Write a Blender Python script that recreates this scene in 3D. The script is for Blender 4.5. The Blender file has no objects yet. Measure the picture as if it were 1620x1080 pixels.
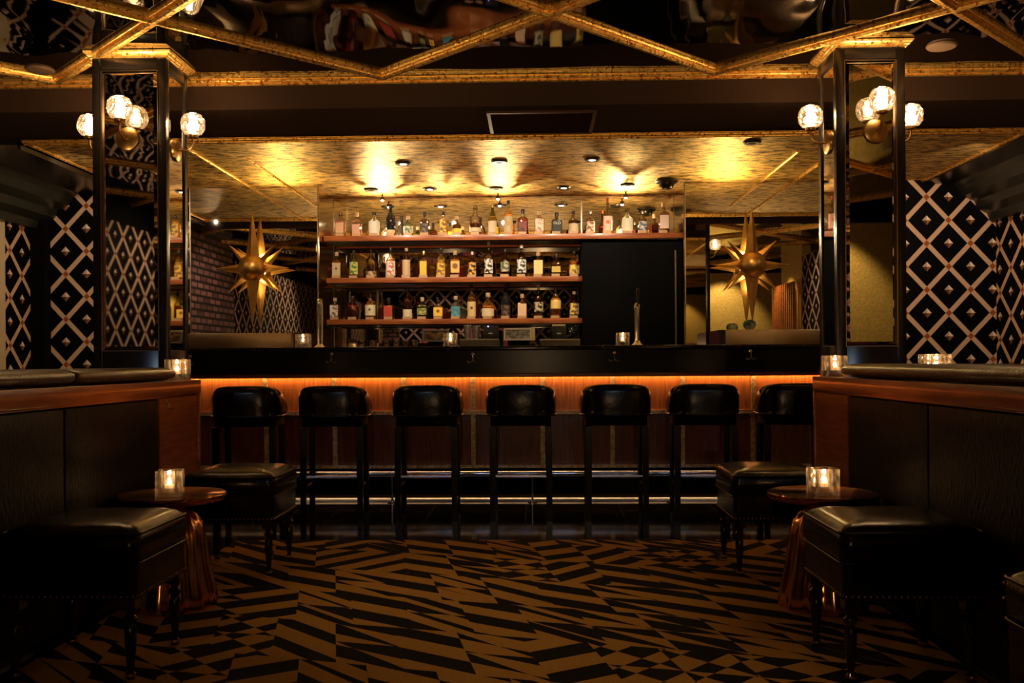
import bpy, math, random
from mathutils import Vector, Matrix
random.seed(7)
S = bpy.context.scene
COL = S.collection
PI = math.pi

# ------------------------------------------------------------------ camera, world, exposure
CH, FP, YAW, ROLL, PY = 0.957, 1500.0, 0.0267, -0.006, 573.0      # eye height, focal length (px of 1620), yaw, roll, horizon row
cam = bpy.data.cameras.new('camera'); cam.lens = 36.0 * FP / 1620; cam.sensor_width = 36
cam.shift_y = (PY - 540) / 1620; cam.clip_start = 0.02
co = bpy.data.objects.new('camera', cam); COL.objects.link(co)
co.matrix_world = Matrix.Translation((0, 0, CH)) @ Matrix.Rotation(YAW, 4, 'Z') @ Matrix.Rotation(PI/2, 4, 'X') @ Matrix.Rotation(ROLL, 4, 'Z')
S.camera = co
w = bpy.data.worlds.new('night'); S.world = w; w.use_nodes = True
w.node_tree.nodes['Background'].inputs[0].default_value = (0.004, 0.003, 0.002, 1)
w.node_tree.nodes['Background'].inputs[1].default_value = 0.1
S.view_settings.view_transform = 'Standard'; S.view_settings.look = 'None'
S.view_settings.gamma = 1; S.view_settings.use_curve_mapping = False
S.view_settings.exposure = 0.0
cy = S.cycles
cy.use_denoising = True
cy.max_bounces = 10; cy.diffuse_bounces = 3; cy.glossy_bounces = 6; cy.transmission_bounces = 6; cy.transparent_max_bounces = 24
cy.sample_clamp_indirect = 4.0; cy.blur_glossy = 0.5; cy.caustics_refractive = False

def at(u, v, Y):
    """world x, z of the point that a survey of the place puts at column u, row v, distance Y"""
    dx, dy = (u - 810) / FP, (PY - v) / FP
    R = Vector((math.cos(YAW), math.sin(YAW), 0)); U = Vector((0, 0, 1)); F = Vector((-math.sin(YAW), math.cos(YAW), 0))
    c, s = math.cos(ROLL), math.sin(ROLL)
    d = F + dx * (R * c + U * s) + dy * (U * c - R * s)
    t = Y / d.y
    return d.x * t, CH + d.z * t
def X(u, Y, v=573): return at(u, v, Y)[0]
def Z(u, v, Y): return at(u, v, Y)[1]

# ------------------------------------------------------------------ lights: those of the room, plus added fill spots
def lamp(name, kind, loc, energy, color, size=0.05, to=None, angle=60, blend=0.6, sy=None):
    l = bpy.data.lights.new(name, kind); l.energy = energy; l.color = color
    if kind == 'AREA':
        l.size = size
        if sy: l.shape = 'RECTANGLE'; l.size_y = sy
    else: l.shadow_soft_size = size
    if kind == 'SPOT': l.spot_size = math.radians(angle); l.spot_blend = blend
    o = bpy.data.objects.new(name, l); COL.objects.link(o); o.location = loc
    if to: o.rotation_euler = (Vector(to) - Vector(loc)).to_track_quat('-Z', 'Y').to_euler()
    return o
WARM = (1.0, 0.62, 0.30); AMBER = (1.0, 0.50, 0.16); WHITE = (1.0, 0.80, 0.58); COOL = (0.80, 0.88, 1.0)
# downlights over the carpet
for (x, y, e) in ((-0.25, 3.7, 40), (0.25, 2.3, 34), (0.0, -1.0, 16)):
    lamp('downlight_beam', 'SPOT', (x, y, 2.5), e, WARM, 0.02, (x, y + 0.1, 0), 50, 1.0)
# warm strip under the bar fascia
lamp('bar_strip_light', 'AREA', (-0.2, 6.700, 0.874), 16, (1.0, 0.47, 0.15), 4.9, (-0.2, 6.712, 0.60), sy=0.012)
# gimbal lights in the gold ceiling: onto bottles; then added spots, no fixture, brightening the gold ceiling
BACKSPOTS = [(587, 7.2), (690, 7.2), (785, 7.2), (892, 7.2), (990, 7.2)]
for u, y in BACKSPOTS:
    x = X(u, 7.7, 300)
    lamp('shelf_spot_beam', 'SPOT', (x, 7.0, 2.34), 30, WHITE, 0.015, (x, 7.9, 1.75), 75, 0.7)
for u, e in ((604, 40), (700, 12), (792, 30), (992, 46)):
    lamp('gold_ceiling_fill', 'SPOT', (X(u, 8.06), 8.09, 2.10), e * 1.0, (1, .72, .38), 0.012, (X(u, 8.06), 7.5, 2.39), 160, 0.9)
for u in (450, 1150):
    lamp('star_glow_fill', 'SPOT', (X(u, 7.6), 7.60, 2.02), 27 if u > 800 else 22, (1, .66, .24), 0.01, (X(u, 7.6), 7.1, 2.39), 140, 0.9)  # added spots for the star lamps' glow on the gold ceiling
for u in (399, 1190):
    lamp('star_front_fill', 'SPOT', (X(u, 6.3) + (.25 if u < 800 else -.25), 6.25, 2.34), 16, WARM, 0.015, (X(u, 7.53), 7.53, 1.74), 34, 0.6)  # added front spots, no fixture, to light the star bosses
lamp('bar_worklight', 'SPOT', (-0.4, 7.15, 2.33), 12, WARM, 0.02, (-0.4, 7.4, 0.9), 110, 0.9)
# back of the room (seen in the mirrors)
lamp('gold_wall_beam', 'SPOT', (3.1, 0.1, 2.5), 70, (1.0, .72, .34), 0.04, (3.1, -0.6, 1.4), 80, 0.5)
lamp('slat_beam', 'SPOT', (3.2, 1.5, 2.3), 40, WARM, 0.04, (3.9, 1.5, 1.0), 90, 0.5)
lamp('pink_wall_beam', 'SPOT', (-2.0, -2.7, 2.5), 50, (1, .6, .5), 0.05, (-2.0, -4.0, 1.2), 90, 0.6)
lamp('brick_beam', 'SPOT', (-3.0, 3.9, 2.45), 34, (1, .62, .5), 0.015, (-4.1, 3.6, 1.4), 90, 0.6)
lamp('right_paper_beam', 'SPOT', (2.9, 6.2, 2.33), 50, (1, .70, .46), 0.012, (3.2, 7.6, 1.4), 110, 0.9)
lamp('left_paper_beam', 'SPOT', (-3.1, 6.2, 2.33), 40, (1, .72, .46), 0.012, (-3.6, 7.6, 1.4), 110, 0.9)
for x in (-2.2, -.9, .5, 1.7):
    lamp('rail_cool_fill', 'SPOT', (x, -.5, 2.5), 44, (.55, .72, 1.0), 0.02, (x * .9, 6.3, 0.0), 16, 0.8)  # added cool spots, no known source, for the bluish shine on rail and kick
lamp('left_front_paper_fill', 'SPOT', (-2.9, -.2, 2.45), 60, (1, .75, .5), 0.015, (-4.1, .2, 1.4), 100, 0.8)  # added spot to brighten the wallpaper reflected in the left pillar
lamp('right_side_paper_fill', 'SPOT', (2.9, 3.2, 2.45), 36, (1, .75, .5), 0.015, (3.9, 3.2, 1.5), 100, 0.8)  # added spot to brighten the right side wallpaper
for x in (-3.0, -1.3, 0.1, 1.5, 3.0):
    lamp('cornice_fill', 'SPOT', (x, 1.6, .6), 120, (1, .66, .32), 0.008, (x, 4.9, 2.56), 42, 1.0)  # added low spots without fixtures, to make the gold cornice shine
lamp('lattice_fill', 'SPOT', (0, -2.8, 1.0), 90, WARM, 0.015, (0, -1.4, 2.56), 150, 0.9)  # added spot from below, brightens the ceiling lattice for the mirrors

# ------------------------------------------------------------------ materials
def newmat(name):
    m = bpy.data.materials.new(name); m.use_nodes = True
    nt = m.node_tree; nt.nodes.clear()
    out = nt.nodes.new('ShaderNodeOutputMaterial')
    return m, nt, out
def N(nt, t, **k):
    n = nt.nodes.new(t)
    for a, b in k.items(): setattr(n, a, b)
    return n
def setin(n, **k):
    for a, b in k.items(): n.inputs[a.replace('_', ' ')].default_value = b
def c4(c): return (c[0], c[1], c[2], 1)
def coords(nt, scale=(1, 1, 1), rot=(0, 0, 0)):
    tc = N(nt, 'ShaderNodeTexCoord'); mp = N(nt, 'ShaderNodeMapping')
    mp.inputs['Scale'].default_value = scale; mp.inputs['Rotation'].default_value = rot
    nt.links.new(tc.outputs['Object'], mp.inputs['Vector']); return mp.outputs[0]
def P(name, col, rough=0.5, metal=0.0, spec=0.5, coat=0.0, col2=None, nscale=5, stretch=(1, 1, 1), bump=0.0, bscale=40, bstretch=None,
      ramp=(0.4, 0.6), emit=None, estr=0, rough2=None):
    m, nt, out = newmat(name); b = N(nt, 'ShaderNodeBsdfPrincipled')
    b.inputs['Base Color'].default_value = c4(col); b.inputs['Roughness'].default_value = rough
    b.inputs['Metallic'].default_value = metal; b.inputs['Specular IOR Level'].default_value = spec
    b.inputs['Coat Weight'].default_value = coat; b.inputs['Coat Roughness'].default_value = 0.08
    if emit: b.inputs['Emission Color'].default_value = c4(emit); b.inputs['Emission Strength'].default_value = estr
    if col2 or rough2 is not None:
        nz = N(nt, 'ShaderNodeTexNoise'); nz.inputs['Scale'].default_value = nscale; nz.inputs['Detail'].default_value = 6
        nt.links.new(coords(nt, stretch), nz.inputs['Vector'])
        rp = N(nt, 'ShaderNodeValToRGB'); rp.color_ramp.elements[0].position = ramp[0]; rp.color_ramp.elements[1].position = ramp[1]
        rp.color_ramp.elements[0].color = c4(col); rp.color_ramp.elements[1].color = c4(col2 or col)
        nt.links.new(nz.outputs['Fac'], rp.inputs[0])
        if col2: nt.links.new(rp.outputs[0], b.inputs['Base Color'])
        if rough2 is not None:
            mr = N(nt, 'ShaderNodeMapRange'); setin(mr, From_Min=ramp[0], From_Max=ramp[1], To_Min=rough, To_Max=rough2)
            nt.links.new(nz.outputs['Fac'], mr.inputs[0]); nt.links.new(mr.outputs[0], b.inputs['Roughness'])
    if bump:
        nb = N(nt, 'ShaderNodeTexNoise'); nb.inputs['Scale'].default_value = bscale; nb.inputs['Detail'].default_value = 5
        nt.links.new(coords(nt, bstretch or stretch), nb.inputs['Vector'])
        bp = N(nt, 'ShaderNodeBump'); bp.inputs['Strength'].default_value = bump; bp.inputs['Distance'].default_value = 0.01
        nt.links.new(nb.outputs['Fac'], bp.inputs['Height']); nt.links.new(bp.outputs[0], b.inputs['Normal'])
    nt.links.new(b.outputs[0], out.inputs[0]); return m
def M_glass(name, tint=(1, 1, 1), gloss=0.16, refr=0.0, glow=None, gs=0.0, bump=0.0, bscale=60, rrough=.02, frost=0.0):
    m, nt, out = newmat(name)
    tr = N(nt, 'ShaderNodeBsdfTransparent'); tr.inputs[0].default_value = c4(tint)
    gl = N(nt, 'ShaderNodeBsdfGlossy'); gl.inputs['Roughness'].default_value = 0.03; gl.inputs['Color'].default_value = (.9, .9, .9, 1)
    fr = N(nt, 'ShaderNodeFresnel'); fr.inputs[0].default_value = 1.5
    ad = N(nt, 'ShaderNodeMath', operation='ADD'); ad.inputs[1].default_value = gloss; ad.use_clamp = True
    nt.links.new(fr.outputs[0], ad.inputs[0])
    mx = N(nt, 'ShaderNodeMixShader'); nt.links.new(ad.outputs[0], mx.inputs[0]); nt.links.new(gl.outputs[0], mx.inputs[2])
    base = tr.outputs[0]
    if refr:
        rf = N(nt, 'ShaderNodeBsdfRefraction'); rf.inputs['IOR'].default_value = 1.42; rf.inputs['Roughness'].default_value = rrough
        m2 = N(nt, 'ShaderNodeMixShader'); m2.inputs[0].default_value = refr
        nt.links.new(tr.outputs[0], m2.inputs[1]); nt.links.new(rf.outputs[0], m2.inputs[2]); base = m2.outputs[0]
    if frost:
        df = N(nt, 'ShaderNodeBsdfTranslucent'); df.inputs[0].default_value = (1, .93, .82, 1)
        nz = N(nt, 'ShaderNodeTexNoise'); nz.inputs['Scale'].default_value = 55; nt.links.new(coords(nt, (1, 1, .5)), nz.inputs['Vector'])
        fm = N(nt, 'ShaderNodeMapRange'); setin(fm, From_Min=.45, From_Max=.68, To_Min=frost * .25, To_Max=frost * 2.4); nt.links.new(nz.outputs['Fac'], fm.inputs[0])
        m3 = N(nt, 'ShaderNodeMixShader'); nt.links.new(fm.outputs[0], m3.inputs[0])
        nt.links.new(base, m3.inputs[1]); nt.links.new(df.outputs[0], m3.inputs[2]); base = m3.outputs[0]
    nt.links.new(base, mx.inputs[1]); fin = mx.outputs[0]
    if bump:
        nb = N(nt, 'ShaderNodeTexNoise'); nb.inputs['Scale'].default_value = bscale
        nt.links.new(coords(nt, (1, 1, .12)), nb.inputs['Vector'])
        bp = N(nt, 'ShaderNodeBump'); bp.inputs['Strength'].default_value = bump; bp.inputs['Distance'].default_value = 0.01
        nt.links.new(nb.outputs['Fac'], bp.inputs['Height'])
        nt.links.new(bp.outputs[0], gl.inputs['Normal'])
        if refr: nt.links.new(bp.outputs[0], rf.inputs['Normal'])
    if glow:
        em = N(nt, 'ShaderNodeEmission'); em.inputs[0].default_value = c4(glow); em.inputs[1].default_value = gs
        a = N(nt, 'ShaderNodeAddShader'); nt.links.new(fin, a.inputs[0]); nt.links.new(em.outputs[0], a.inputs[1]); fin = a.outputs[0]
    nt.links.new(fin, out.inputs[0]); return m
def M_emit(name, col, s):
    m, nt, out = newmat(name); e = N(nt, 'ShaderNodeEmission'); e.inputs[0].default_value = c4(col); e.inputs[1].default_value = s
    nt.links.new(e.outputs[0], out.inputs[0]); return m
def mth(nt, op, a, b=None, c=None):
    n = N(nt, 'ShaderNodeMath', operation=op)
    for i, v in enumerate((a, b, c)):
        if v is None: continue
        if isinstance(v, (int, float)): n.inputs[i].default_value = v
        else: nt.links.new(v, n.inputs[i])
    return n.outputs[0]
def mixc(nt, f, a, b):
    n = N(nt, 'ShaderNodeMix', data_type='RGBA')
    for k, v in ((0, f), (6, a), (7, b)):
        if isinstance(v, tuple): n.inputs[k].default_value = v if len(v) == 4 else c4(v)
        elif isinstance(v, (int, float)): n.inputs[k].default_value = v
        else: nt.links.new(v, n.inputs[k])
    return n.outputs[2]
def M_paper(name, axis, a=0.345, b=0.37, off=(0, 0), band=(0.62, 0.42, 0.29)):
    """diamond trellis wallpaper; axis 'X' for a wall facing the bar room, 'Y' for a side wall"""
    m, nt, out = newmat(name)
    tc = N(nt, 'ShaderNodeTexCoord'); sp = N(nt, 'ShaderNodeSeparateXYZ'); nt.links.new(tc.outputs['Object'], sp.inputs[0])
    p = mth(nt, 'DIVIDE', mth(nt, 'ADD', sp.outputs[axis], off[0]), a)
    q = mth(nt, 'DIVIDE', mth(nt, 'ADD', sp.outputs['Z'], off[1]), b)
    u = mth(nt, 'FRACT', mth(nt, 'ADD', mth(nt, 'ADD', p, q), 100.0)); v = mth(nt, 'FRACT', mth(nt, 'ADD', mth(nt, 'SUBTRACT', p, q), 100.0))
    du = mth(nt, 'SUBTRACT', 0.5, mth(nt, 'ABSOLUTE', mth(nt, 'SUBTRACT', u, 0.5)))   # 0 at line
    dv = mth(nt, 'SUBTRACT', 0.5, mth(nt, 'ABSOLUTE', mth(nt, 'SUBTRACT', v, 0.5)))
    hw = 0.073
    lu = mth(nt, 'LESS_THAN', du, hw); lv = mth(nt, 'LESS_THAN', dv, hw)
    line = mth(nt, 'MAXIMUM', lu, lv); node = mth(nt, 'MULTIPLY', lu, lv)
    cu = mth(nt, 'SUBTRACT', u, 0.5); cv = mth(nt, 'SUBTRACT', v, 0.5)
    ins = mth(nt, 'LESS_THAN', mth(nt, 'MAXIMUM', mth(nt, 'ABSOLUTE', cu), mth(nt, 'ABSOLUTE', cv)), 0.105)
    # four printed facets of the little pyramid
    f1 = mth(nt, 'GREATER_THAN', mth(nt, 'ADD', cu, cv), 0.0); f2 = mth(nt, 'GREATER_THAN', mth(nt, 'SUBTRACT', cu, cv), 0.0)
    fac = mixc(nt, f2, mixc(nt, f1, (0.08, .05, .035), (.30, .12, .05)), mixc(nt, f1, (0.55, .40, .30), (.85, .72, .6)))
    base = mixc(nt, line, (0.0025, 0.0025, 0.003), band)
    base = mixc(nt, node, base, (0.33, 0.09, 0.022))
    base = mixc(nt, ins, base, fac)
    bs = N(nt, 'ShaderNodeBsdfPrincipled'); bs.inputs['Roughness'].default_value = 0.6; bs.inputs['Specular IOR Level'].default_value = 0.04
    nt.links.new(base, bs.inputs['Base Color']); nt.links.new(bs.outputs[0], out.inputs[0]); return m
def M_brick(name):
    m, nt, out = newmat(name)
    tc = N(nt, 'ShaderNodeTexCoord'); sp = N(nt, 'ShaderNodeSeparateXYZ'); nt.links.new(tc.outputs['Object'], sp.inputs[0])
    cb = N(nt, 'ShaderNodeCombineXYZ')
    nt.links.new(mth(nt, 'ADD', sp.outputs['X'], sp.outputs['Y']), cb.inputs[0]); nt.links.new(sp.outputs['Z'], cb.inputs[1])
    br = N(nt, 'ShaderNodeTexBrick'); nt.links.new(cb.outputs[0], br.inputs['Vector'])
    setin(br, Color1=(.30, .17, .14, 1), Color2=(.09, .045, .04, 1), Mortar=(.01, .008, .008, 1), Scale=1.0, Mortar_Size=0.020, Mortar_Smooth=.3, Brick_Width=0.21, Row_Height=0.085)
    bs = N(nt, 'ShaderNodeBsdfPrincipled'); bs.inputs['Roughness'].default_value = 0.6
    nt.links.new(br.outputs['Color'], bs.inputs['Base Color'])
    bp = N(nt, 'ShaderNodeBump'); bp.invert = True; bp.inputs['Strength'].default_value = .8; nt.links.new(br.outputs['Fac'], bp.inputs['Height']); nt.links.new(bp.outputs[0], bs.inputs['Normal'])
    nt.links.new(bs.outputs[0], out.inputs[0]); return m
def M_goldleaf(name, c1, c2, rough, sc=(1, 1, 1), big=6.0, bump=0.35):
    """metal leaf paper with crosswise streaks"""
    m, nt, out = newmat(name)
    bs = N(nt, 'ShaderNodeBsdfPrincipled'); bs.inputs['Metallic'].default_value = 1; bs.inputs['Roughness'].default_value = rough
    n1 = N(nt, 'ShaderNodeTexNoise'); n1.inputs['Scale'].default_value = big; n1.inputs['Detail'].default_value = 8; n1.inputs['Roughness'].default_value = .75
    nt.links.new(coords(nt, sc), n1.inputs['Vector'])
    rp = N(nt, 'ShaderNodeValToRGB'); rp.color_ramp.elements[0].position = .41; rp.color_ramp.elements[1].position = .54
    rp.color_ramp.elements[0].color = c4(c1); rp.color_ramp.elements[1].color = c4(c2); nt.links.new(n1.outputs['Fac'], rp.inputs[0])
    nt.links.new(rp.outputs[0], bs.inputs['Base Color'])
    bp = N(nt, 'ShaderNodeBump'); bp.inputs['Strength'].default_value = bump; bp.inputs['Distance'].default_value = .01
    nt.links.new(n1.outputs['Fac'], bp.inputs['Height']); nt.links.new(bp.outputs[0], bs.inputs['Normal'])
    nt.links.new(bs.outputs[0], out.inputs[0]); return m
def M_carpet(name):
    m, nt, out = newmat(name)
    tc = N(nt, 'ShaderNodeTexCoord'); sp = N(nt, 'ShaderNodeSeparateXYZ'); nt.links.new(tc.outputs['Object'], sp.inputs[0])
    x0, y0 = sp.outputs['X'], sp.outputs['Y']
    # slightly shear the whole repeat, then staggered blocks with their own stripe direction
    x = mth(nt, 'ADD', mth(nt, 'ADD', x0, mth(nt, 'MULTIPLY', y0, 0.10)), 20.0); y = mth(nt, 'ADD', mth(nt, 'ADD', y0, mth(nt, 'MULTIPLY', x0, 0.05)), 20.0)
    ry = mth(nt, 'DIVIDE', mth(nt, 'ADD', y, mth(nt, 'MULTIPLY', x, 0.22)), 0.44); row = mth(nt, 'FLOOR', ry)
    def wn(a, b, k):
        cb = N(nt, 'ShaderNodeCombineXYZ'); 
        for i, v in enumerate((a, b, k)):
            if isinstance(v, (int, float)): cb.inputs[i].default_value = v
            else: nt.links.new(v, cb.inputs[i])
        r = N(nt, 'ShaderNodeTexWhiteNoise'); nt.links.new(cb.outputs[0], r.inputs['Vector']); return r.outputs['Value']
    rx = mth(nt, 'ADD', mth(nt, 'DIVIDE', mth(nt, 'ADD', x, mth(nt, 'MULTIPLY', y, 0.12)), 0.215), mth(nt, 'MULTIPLY', wn(row, 3.0, 1.0), 1.0)); colm = mth(nt, 'FLOOR', rx)
    h1 = wn(mth(nt, 'FLOOR', mth(nt, 'DIVIDE', colm, 2.0)), row, 5.0); h2 = wn(colm, row, 9.0); h3 = wn(colm, row, 12.0)
    sgn = mth(nt, 'SUBTRACT', mth(nt, 'MULTIPLY', mth(nt, 'GREATER_THAN', h1, 0.45), 2.0), 1.0)
    slope = mth(nt, 'MULTIPLY', sgn, mth(nt, 'ADD', 0.62, mth(nt, 'MULTIPLY', mth(nt, 'GREATER_THAN', h2, 0.55), 0.42)))
    s = mth(nt, 'FRACT', mth(nt, 'DIVIDE', mth(nt, 'ADD', mth(nt, 'ADD', y, mth(nt, 'MULTIPLY', x, slope)), 40.0), 0.235))
    g0 = mth(nt, 'LESS_THAN', s, mth(nt, 'ADD', 0.46, mth(nt, 'MULTIPLY', h2, 0.16)))
    par = mth(nt, 'MULTIPLY', mth(nt, 'MODULO', colm, 2.0), mth(nt, 'GREATER_THAN', wn(colm, row, 15.0), 0.3))
    fx = mth(nt, 'FRACT', rx); fy = mth(nt, 'FRACT', mth(nt, 'MULTIPLY', ry, 2.0))
    tri = mth(nt, 'GREATER_THAN', mth(nt, 'ADD', mth(nt, 'MULTIPLY', fx, 1.0), fy), 1.0)
    tri = mth(nt, 'MULTIPLY', tri, mth(nt, 'GREATER_THAN', h3, 0.6))
    g = mth(nt, 'ABSOLUTE', mth(nt, 'SUBTRACT', mth(nt, 'ABSOLUTE', mth(nt, 'SUBTRACT', g0, par)), tri))
    nz = N(nt, 'ShaderNodeTexNoise'); nz.inputs['Scale'].default_value = 260; nz.inputs['Detail'].default_value = 2
    nt.links.new(tc.outputs['Object'], nz.inputs['Vector'])
    gold = mixc(nt, nz.outputs['Fac'], (0.20, 0.105, 0.022), (0.50, 0.28, 0.075))
    colr = mixc(nt, g, (0.004, 0.004, 0.005), gold)
    bs = N(nt, 'ShaderNodeBsdfPrincipled'); bs.inputs['Roughness'].default_value = .95; bs.inputs['Specular IOR Level'].default_value = .1
    nt.links.new(colr, bs.inputs['Base Color'])
    bp = N(nt, 'ShaderNodeBump'); bp.inputs['Strength'].default_value = .4; bp.inputs['Distance'].default_value = .004
    nt.links.new(nz.outputs['Fac'], bp.inputs['Height']); nt.links.new(bp.outputs[0], bs.inputs['Normal'])
    nt.links.new(bs.outputs[0], out.inputs[0]); return m
def M_marble(name, rough, tile=0.0):
    m, nt, out = newmat(name)
    n1 = N(nt, 'ShaderNodeTexNoise'); n1.inputs['Scale'].default_value = 1.6; n1.inputs['Detail'].default_value = 4; n1.inputs['Distortion'].default_value = 1.2
    nt.links.new(coords(nt), n1.inputs['Vector'])
    d = mth(nt, 'ABSOLUTE', mth(nt, 'SUBTRACT', n1.outputs['Fac'], 0.5)); vein = mth(nt, 'LESS_THAN', d, 0.0011)
    c = mixc(nt, vein, (0.006, 0.006, 0.007), (0.12, 0.10, 0.08))
    if tile:
        tc = N(nt, 'ShaderNodeTexCoord'); sp = N(nt, 'ShaderNodeSeparateXYZ'); nt.links.new(tc.outputs['Object'], sp.inputs[0])
        j = None
        for ax, o in (('X', 20.21), ('Y', 20.12)):
            f = mth(nt, 'FRACT', mth(nt, 'DIVIDE', mth(nt, 'ADD', sp.outputs[ax], o), tile)); l = mth(nt, 'LESS_THAN', f, 0.006)
            j = l if j is None else mth(nt, 'MAXIMUM', j, l)
        c = mixc(nt, j, c, (0.08, 0.07, 0.06))
    bs = N(nt, 'ShaderNodeBsdfPrincipled'); bs.inputs['Roughness'].default_value = rough; nt.links.new(c, bs.inputs['Base Color'])
    nt.links.new(bs.outputs[0], out.inputs[0]); return m
def M_mirror(name, col, rough, wave=0.0, wscale=1.0, wst=(1, 1, 1)):
    m, nt, out = newmat(name); g = N(nt, 'ShaderNodeBsdfPrincipled')
    g.inputs['Metallic'].default_value = 1; g.inputs['Base Color'].default_value = c4(col); g.inputs['Roughness'].default_value = rough
    if wave:
        nb = N(nt, 'ShaderNodeTexNoise'); nb.inputs['Scale'].default_value = wscale; nb.inputs['Detail'].default_value = 1.0
        nt.links.new(coords(nt, wst), nb.inputs['Vector'])
        bp = N(nt, 'ShaderNodeBump'); bp.inputs['Strength'].default_value = 1.0; bp.inputs['Distance'].default_value = wave
        n2 = N(nt, 'ShaderNodeTexNoise'); n2.inputs['Scale'].default_value = 1.0; n2.inputs['Detail'].default_value = 1.0
        nt.links.new(coords(nt, (9, .8, 1)), n2.inputs['Vector'])
        hh = mth(nt, 'ADD', nb.outputs['Fac'], mth(nt, 'MULTIPLY', n2.outputs['Fac'], .045))
        nt.links.new(hh, bp.inputs['Height']); nt.links.new(bp.outputs[0], g.inputs['Normal'])
    nt.links.new(g.outputs[0], out.inputs[0]); return m
def M_glitter(name):
    m, nt, out = newmat(name)
    v = N(nt, 'ShaderNodeTexVoronoi'); v.inputs['Scale'].default_value = 90; nt.links.new(coords(nt), v.inputs['Vector'])
    c = mixc(nt, v.outputs['Color'], (.42, .27, .06), (.75, .55, .18))
    g = N(nt, 'ShaderNodeBsdfPrincipled'); g.inputs['Metallic'].default_value = .35; g.inputs['Roughness'].default_value = .5
    nt.links.new(c, g.inputs['Base Color'])
    bp = N(nt, 'ShaderNodeBump'); bp.inputs['Strength'].default_value = .5; bp.inputs['Distance'].default_value = .005
    nt.links.new(v.outputs['Distance'], bp.inputs['Height']); nt.links.new(bp.outputs[0], g.inputs['Normal'])
    nt.links.new(g.outputs[0], out.inputs[0]); return m

BLK = P('black_lacquer', (.012, .010, .009), .22, 0, .5)
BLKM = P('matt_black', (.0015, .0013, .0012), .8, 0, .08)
DARKP = P('dark_brown_paint', (.040, .025, .018), .8, 0, 0)
GOLD = P('gilt_moulding', (.78, .34, .055), .17, .9, col2=(1.0, .68, .20), nscale=55, stretch=(1, 1, 1), rough2=.42, bump=.32, bscale=70, ramp=(.3, .55))
BRASS = P('brass', (.75, .48, .17), .28, 1, col2=(.5, .30, .1), nscale=14)
ANTBR = P('antique_brass_strip', (.55, .42, .24), .38, .35, col2=(.28, .20, .11), nscale=45, ramp=(.4, .62))
COPPER = P('hammered_copper', (.90, .46, .18), .17, 1, col2=(.66, .31, .12), nscale=9)
STEEL = P('brushed_steel', (.42, .30, .17), .26, 1, bump=.15, bscale=60, bstretch=(.6, .6, 30))
CHROME = P('chrome', (.78, .74, .68), .16, .9)
STARG = P('star_gold', (.66, .40, .12), .36, 1, col2=(.82, .54, .19), nscale=10)
LEATH = P('black_leather', (.004, .0025, .0016), .22, 0, .27, bump=.10, bscale=26)
LEATHS = P('scratched_leather', (.004, .0018, .001), .48, 0, .10, bump=.5, bscale=12, bstretch=(1, 6, 3), col2=(.009, .0042, .0024), nscale=5, stretch=(1, 12, 4))
WOODM = P('mahogany', (.42, .12, .032), .32, 0, .5, col2=(.27, .07, .018), nscale=6, stretch=(1, .6, 9), bump=.05, coat=.3)
WOODL = P('shaded_mahogany', (.12, .022, .007), .34, 0, .5, col2=(.07, .012, .005), nscale=7, stretch=(9, 1, .7), coat=.2)  # bar-front mahogany, darkened in the colour for shade below the light strip
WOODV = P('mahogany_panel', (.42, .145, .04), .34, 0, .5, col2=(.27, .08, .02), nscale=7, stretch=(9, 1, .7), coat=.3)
SHELF = P('shelf_wood', (.40, .12, .03), .35, 0, .5, col2=(.24, .06, .015), nscale=6, stretch=(.8, 4, 9), coat=.2)
DKWOOD = P('ebony_wood', (.003, .002, .0018), .25, 0, .35)
MIRR = M_mirror('mirror', (.78, .74, .66), .015)
MIRA = M_mirror('antique_mirror', (.55, .45, .30), .10, .0)
BEVM = M_mirror('bevelled_mirror', (.62, .58, .52), .02)
CEILM = M_mirror('stretched_black_ceiling', (.15, .135, .12), .03, .035, 1.7, (1.0, .45, 1))
LEAF = M_goldleaf('gold_leaf_ceiling', (.05, .02, .006), (1.0, .70, .24), .46, (1.6, 4.6, 1), 7.0, 1.3)
MARB = M_marble('black_marble', .12)
TILE = M_marble('black_marble_tile', .07, .61)
CARP = M_carpet('carpet')
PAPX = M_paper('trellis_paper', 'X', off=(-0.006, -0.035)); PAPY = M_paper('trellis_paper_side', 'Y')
BRICK = M_brick('painted_brick')
GLIT = M_glitter('gold_glitter_wall')
PINK = P('pink_plush', (.55, .12, .12), .7)
CREAM = P('cream_paint', (.55, .45, .3), .5)
WAX = P('wax', (.85, .75, .55), .5)
FLAME = M_emit('flame', (1.0, .60, .26), 500)
BULB = M_emit('bulb', (1.0, .62, .30), 45)
LEDM = M_emit('led_strip', (1.0, .42, .10), 1.5)
DLIT = M_emit('downlight_lens', (1.0, .82, .6), 30)
CRYS = M_glass('cut_crystal', (1, .95, .85), .16, .5, (1.0, .50, .18), 0.10, 1.0, 45)
VGLS = M_glass('votive_glass', (1, .96, .90), .05, .80, None, 0, .25, 22, .035, .08)
CLEAR = M_glass('clear_glass', (.95, .94, .9), .16)
TUMB = M_glass('stemware', (.95, .95, .93), .12)

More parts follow.
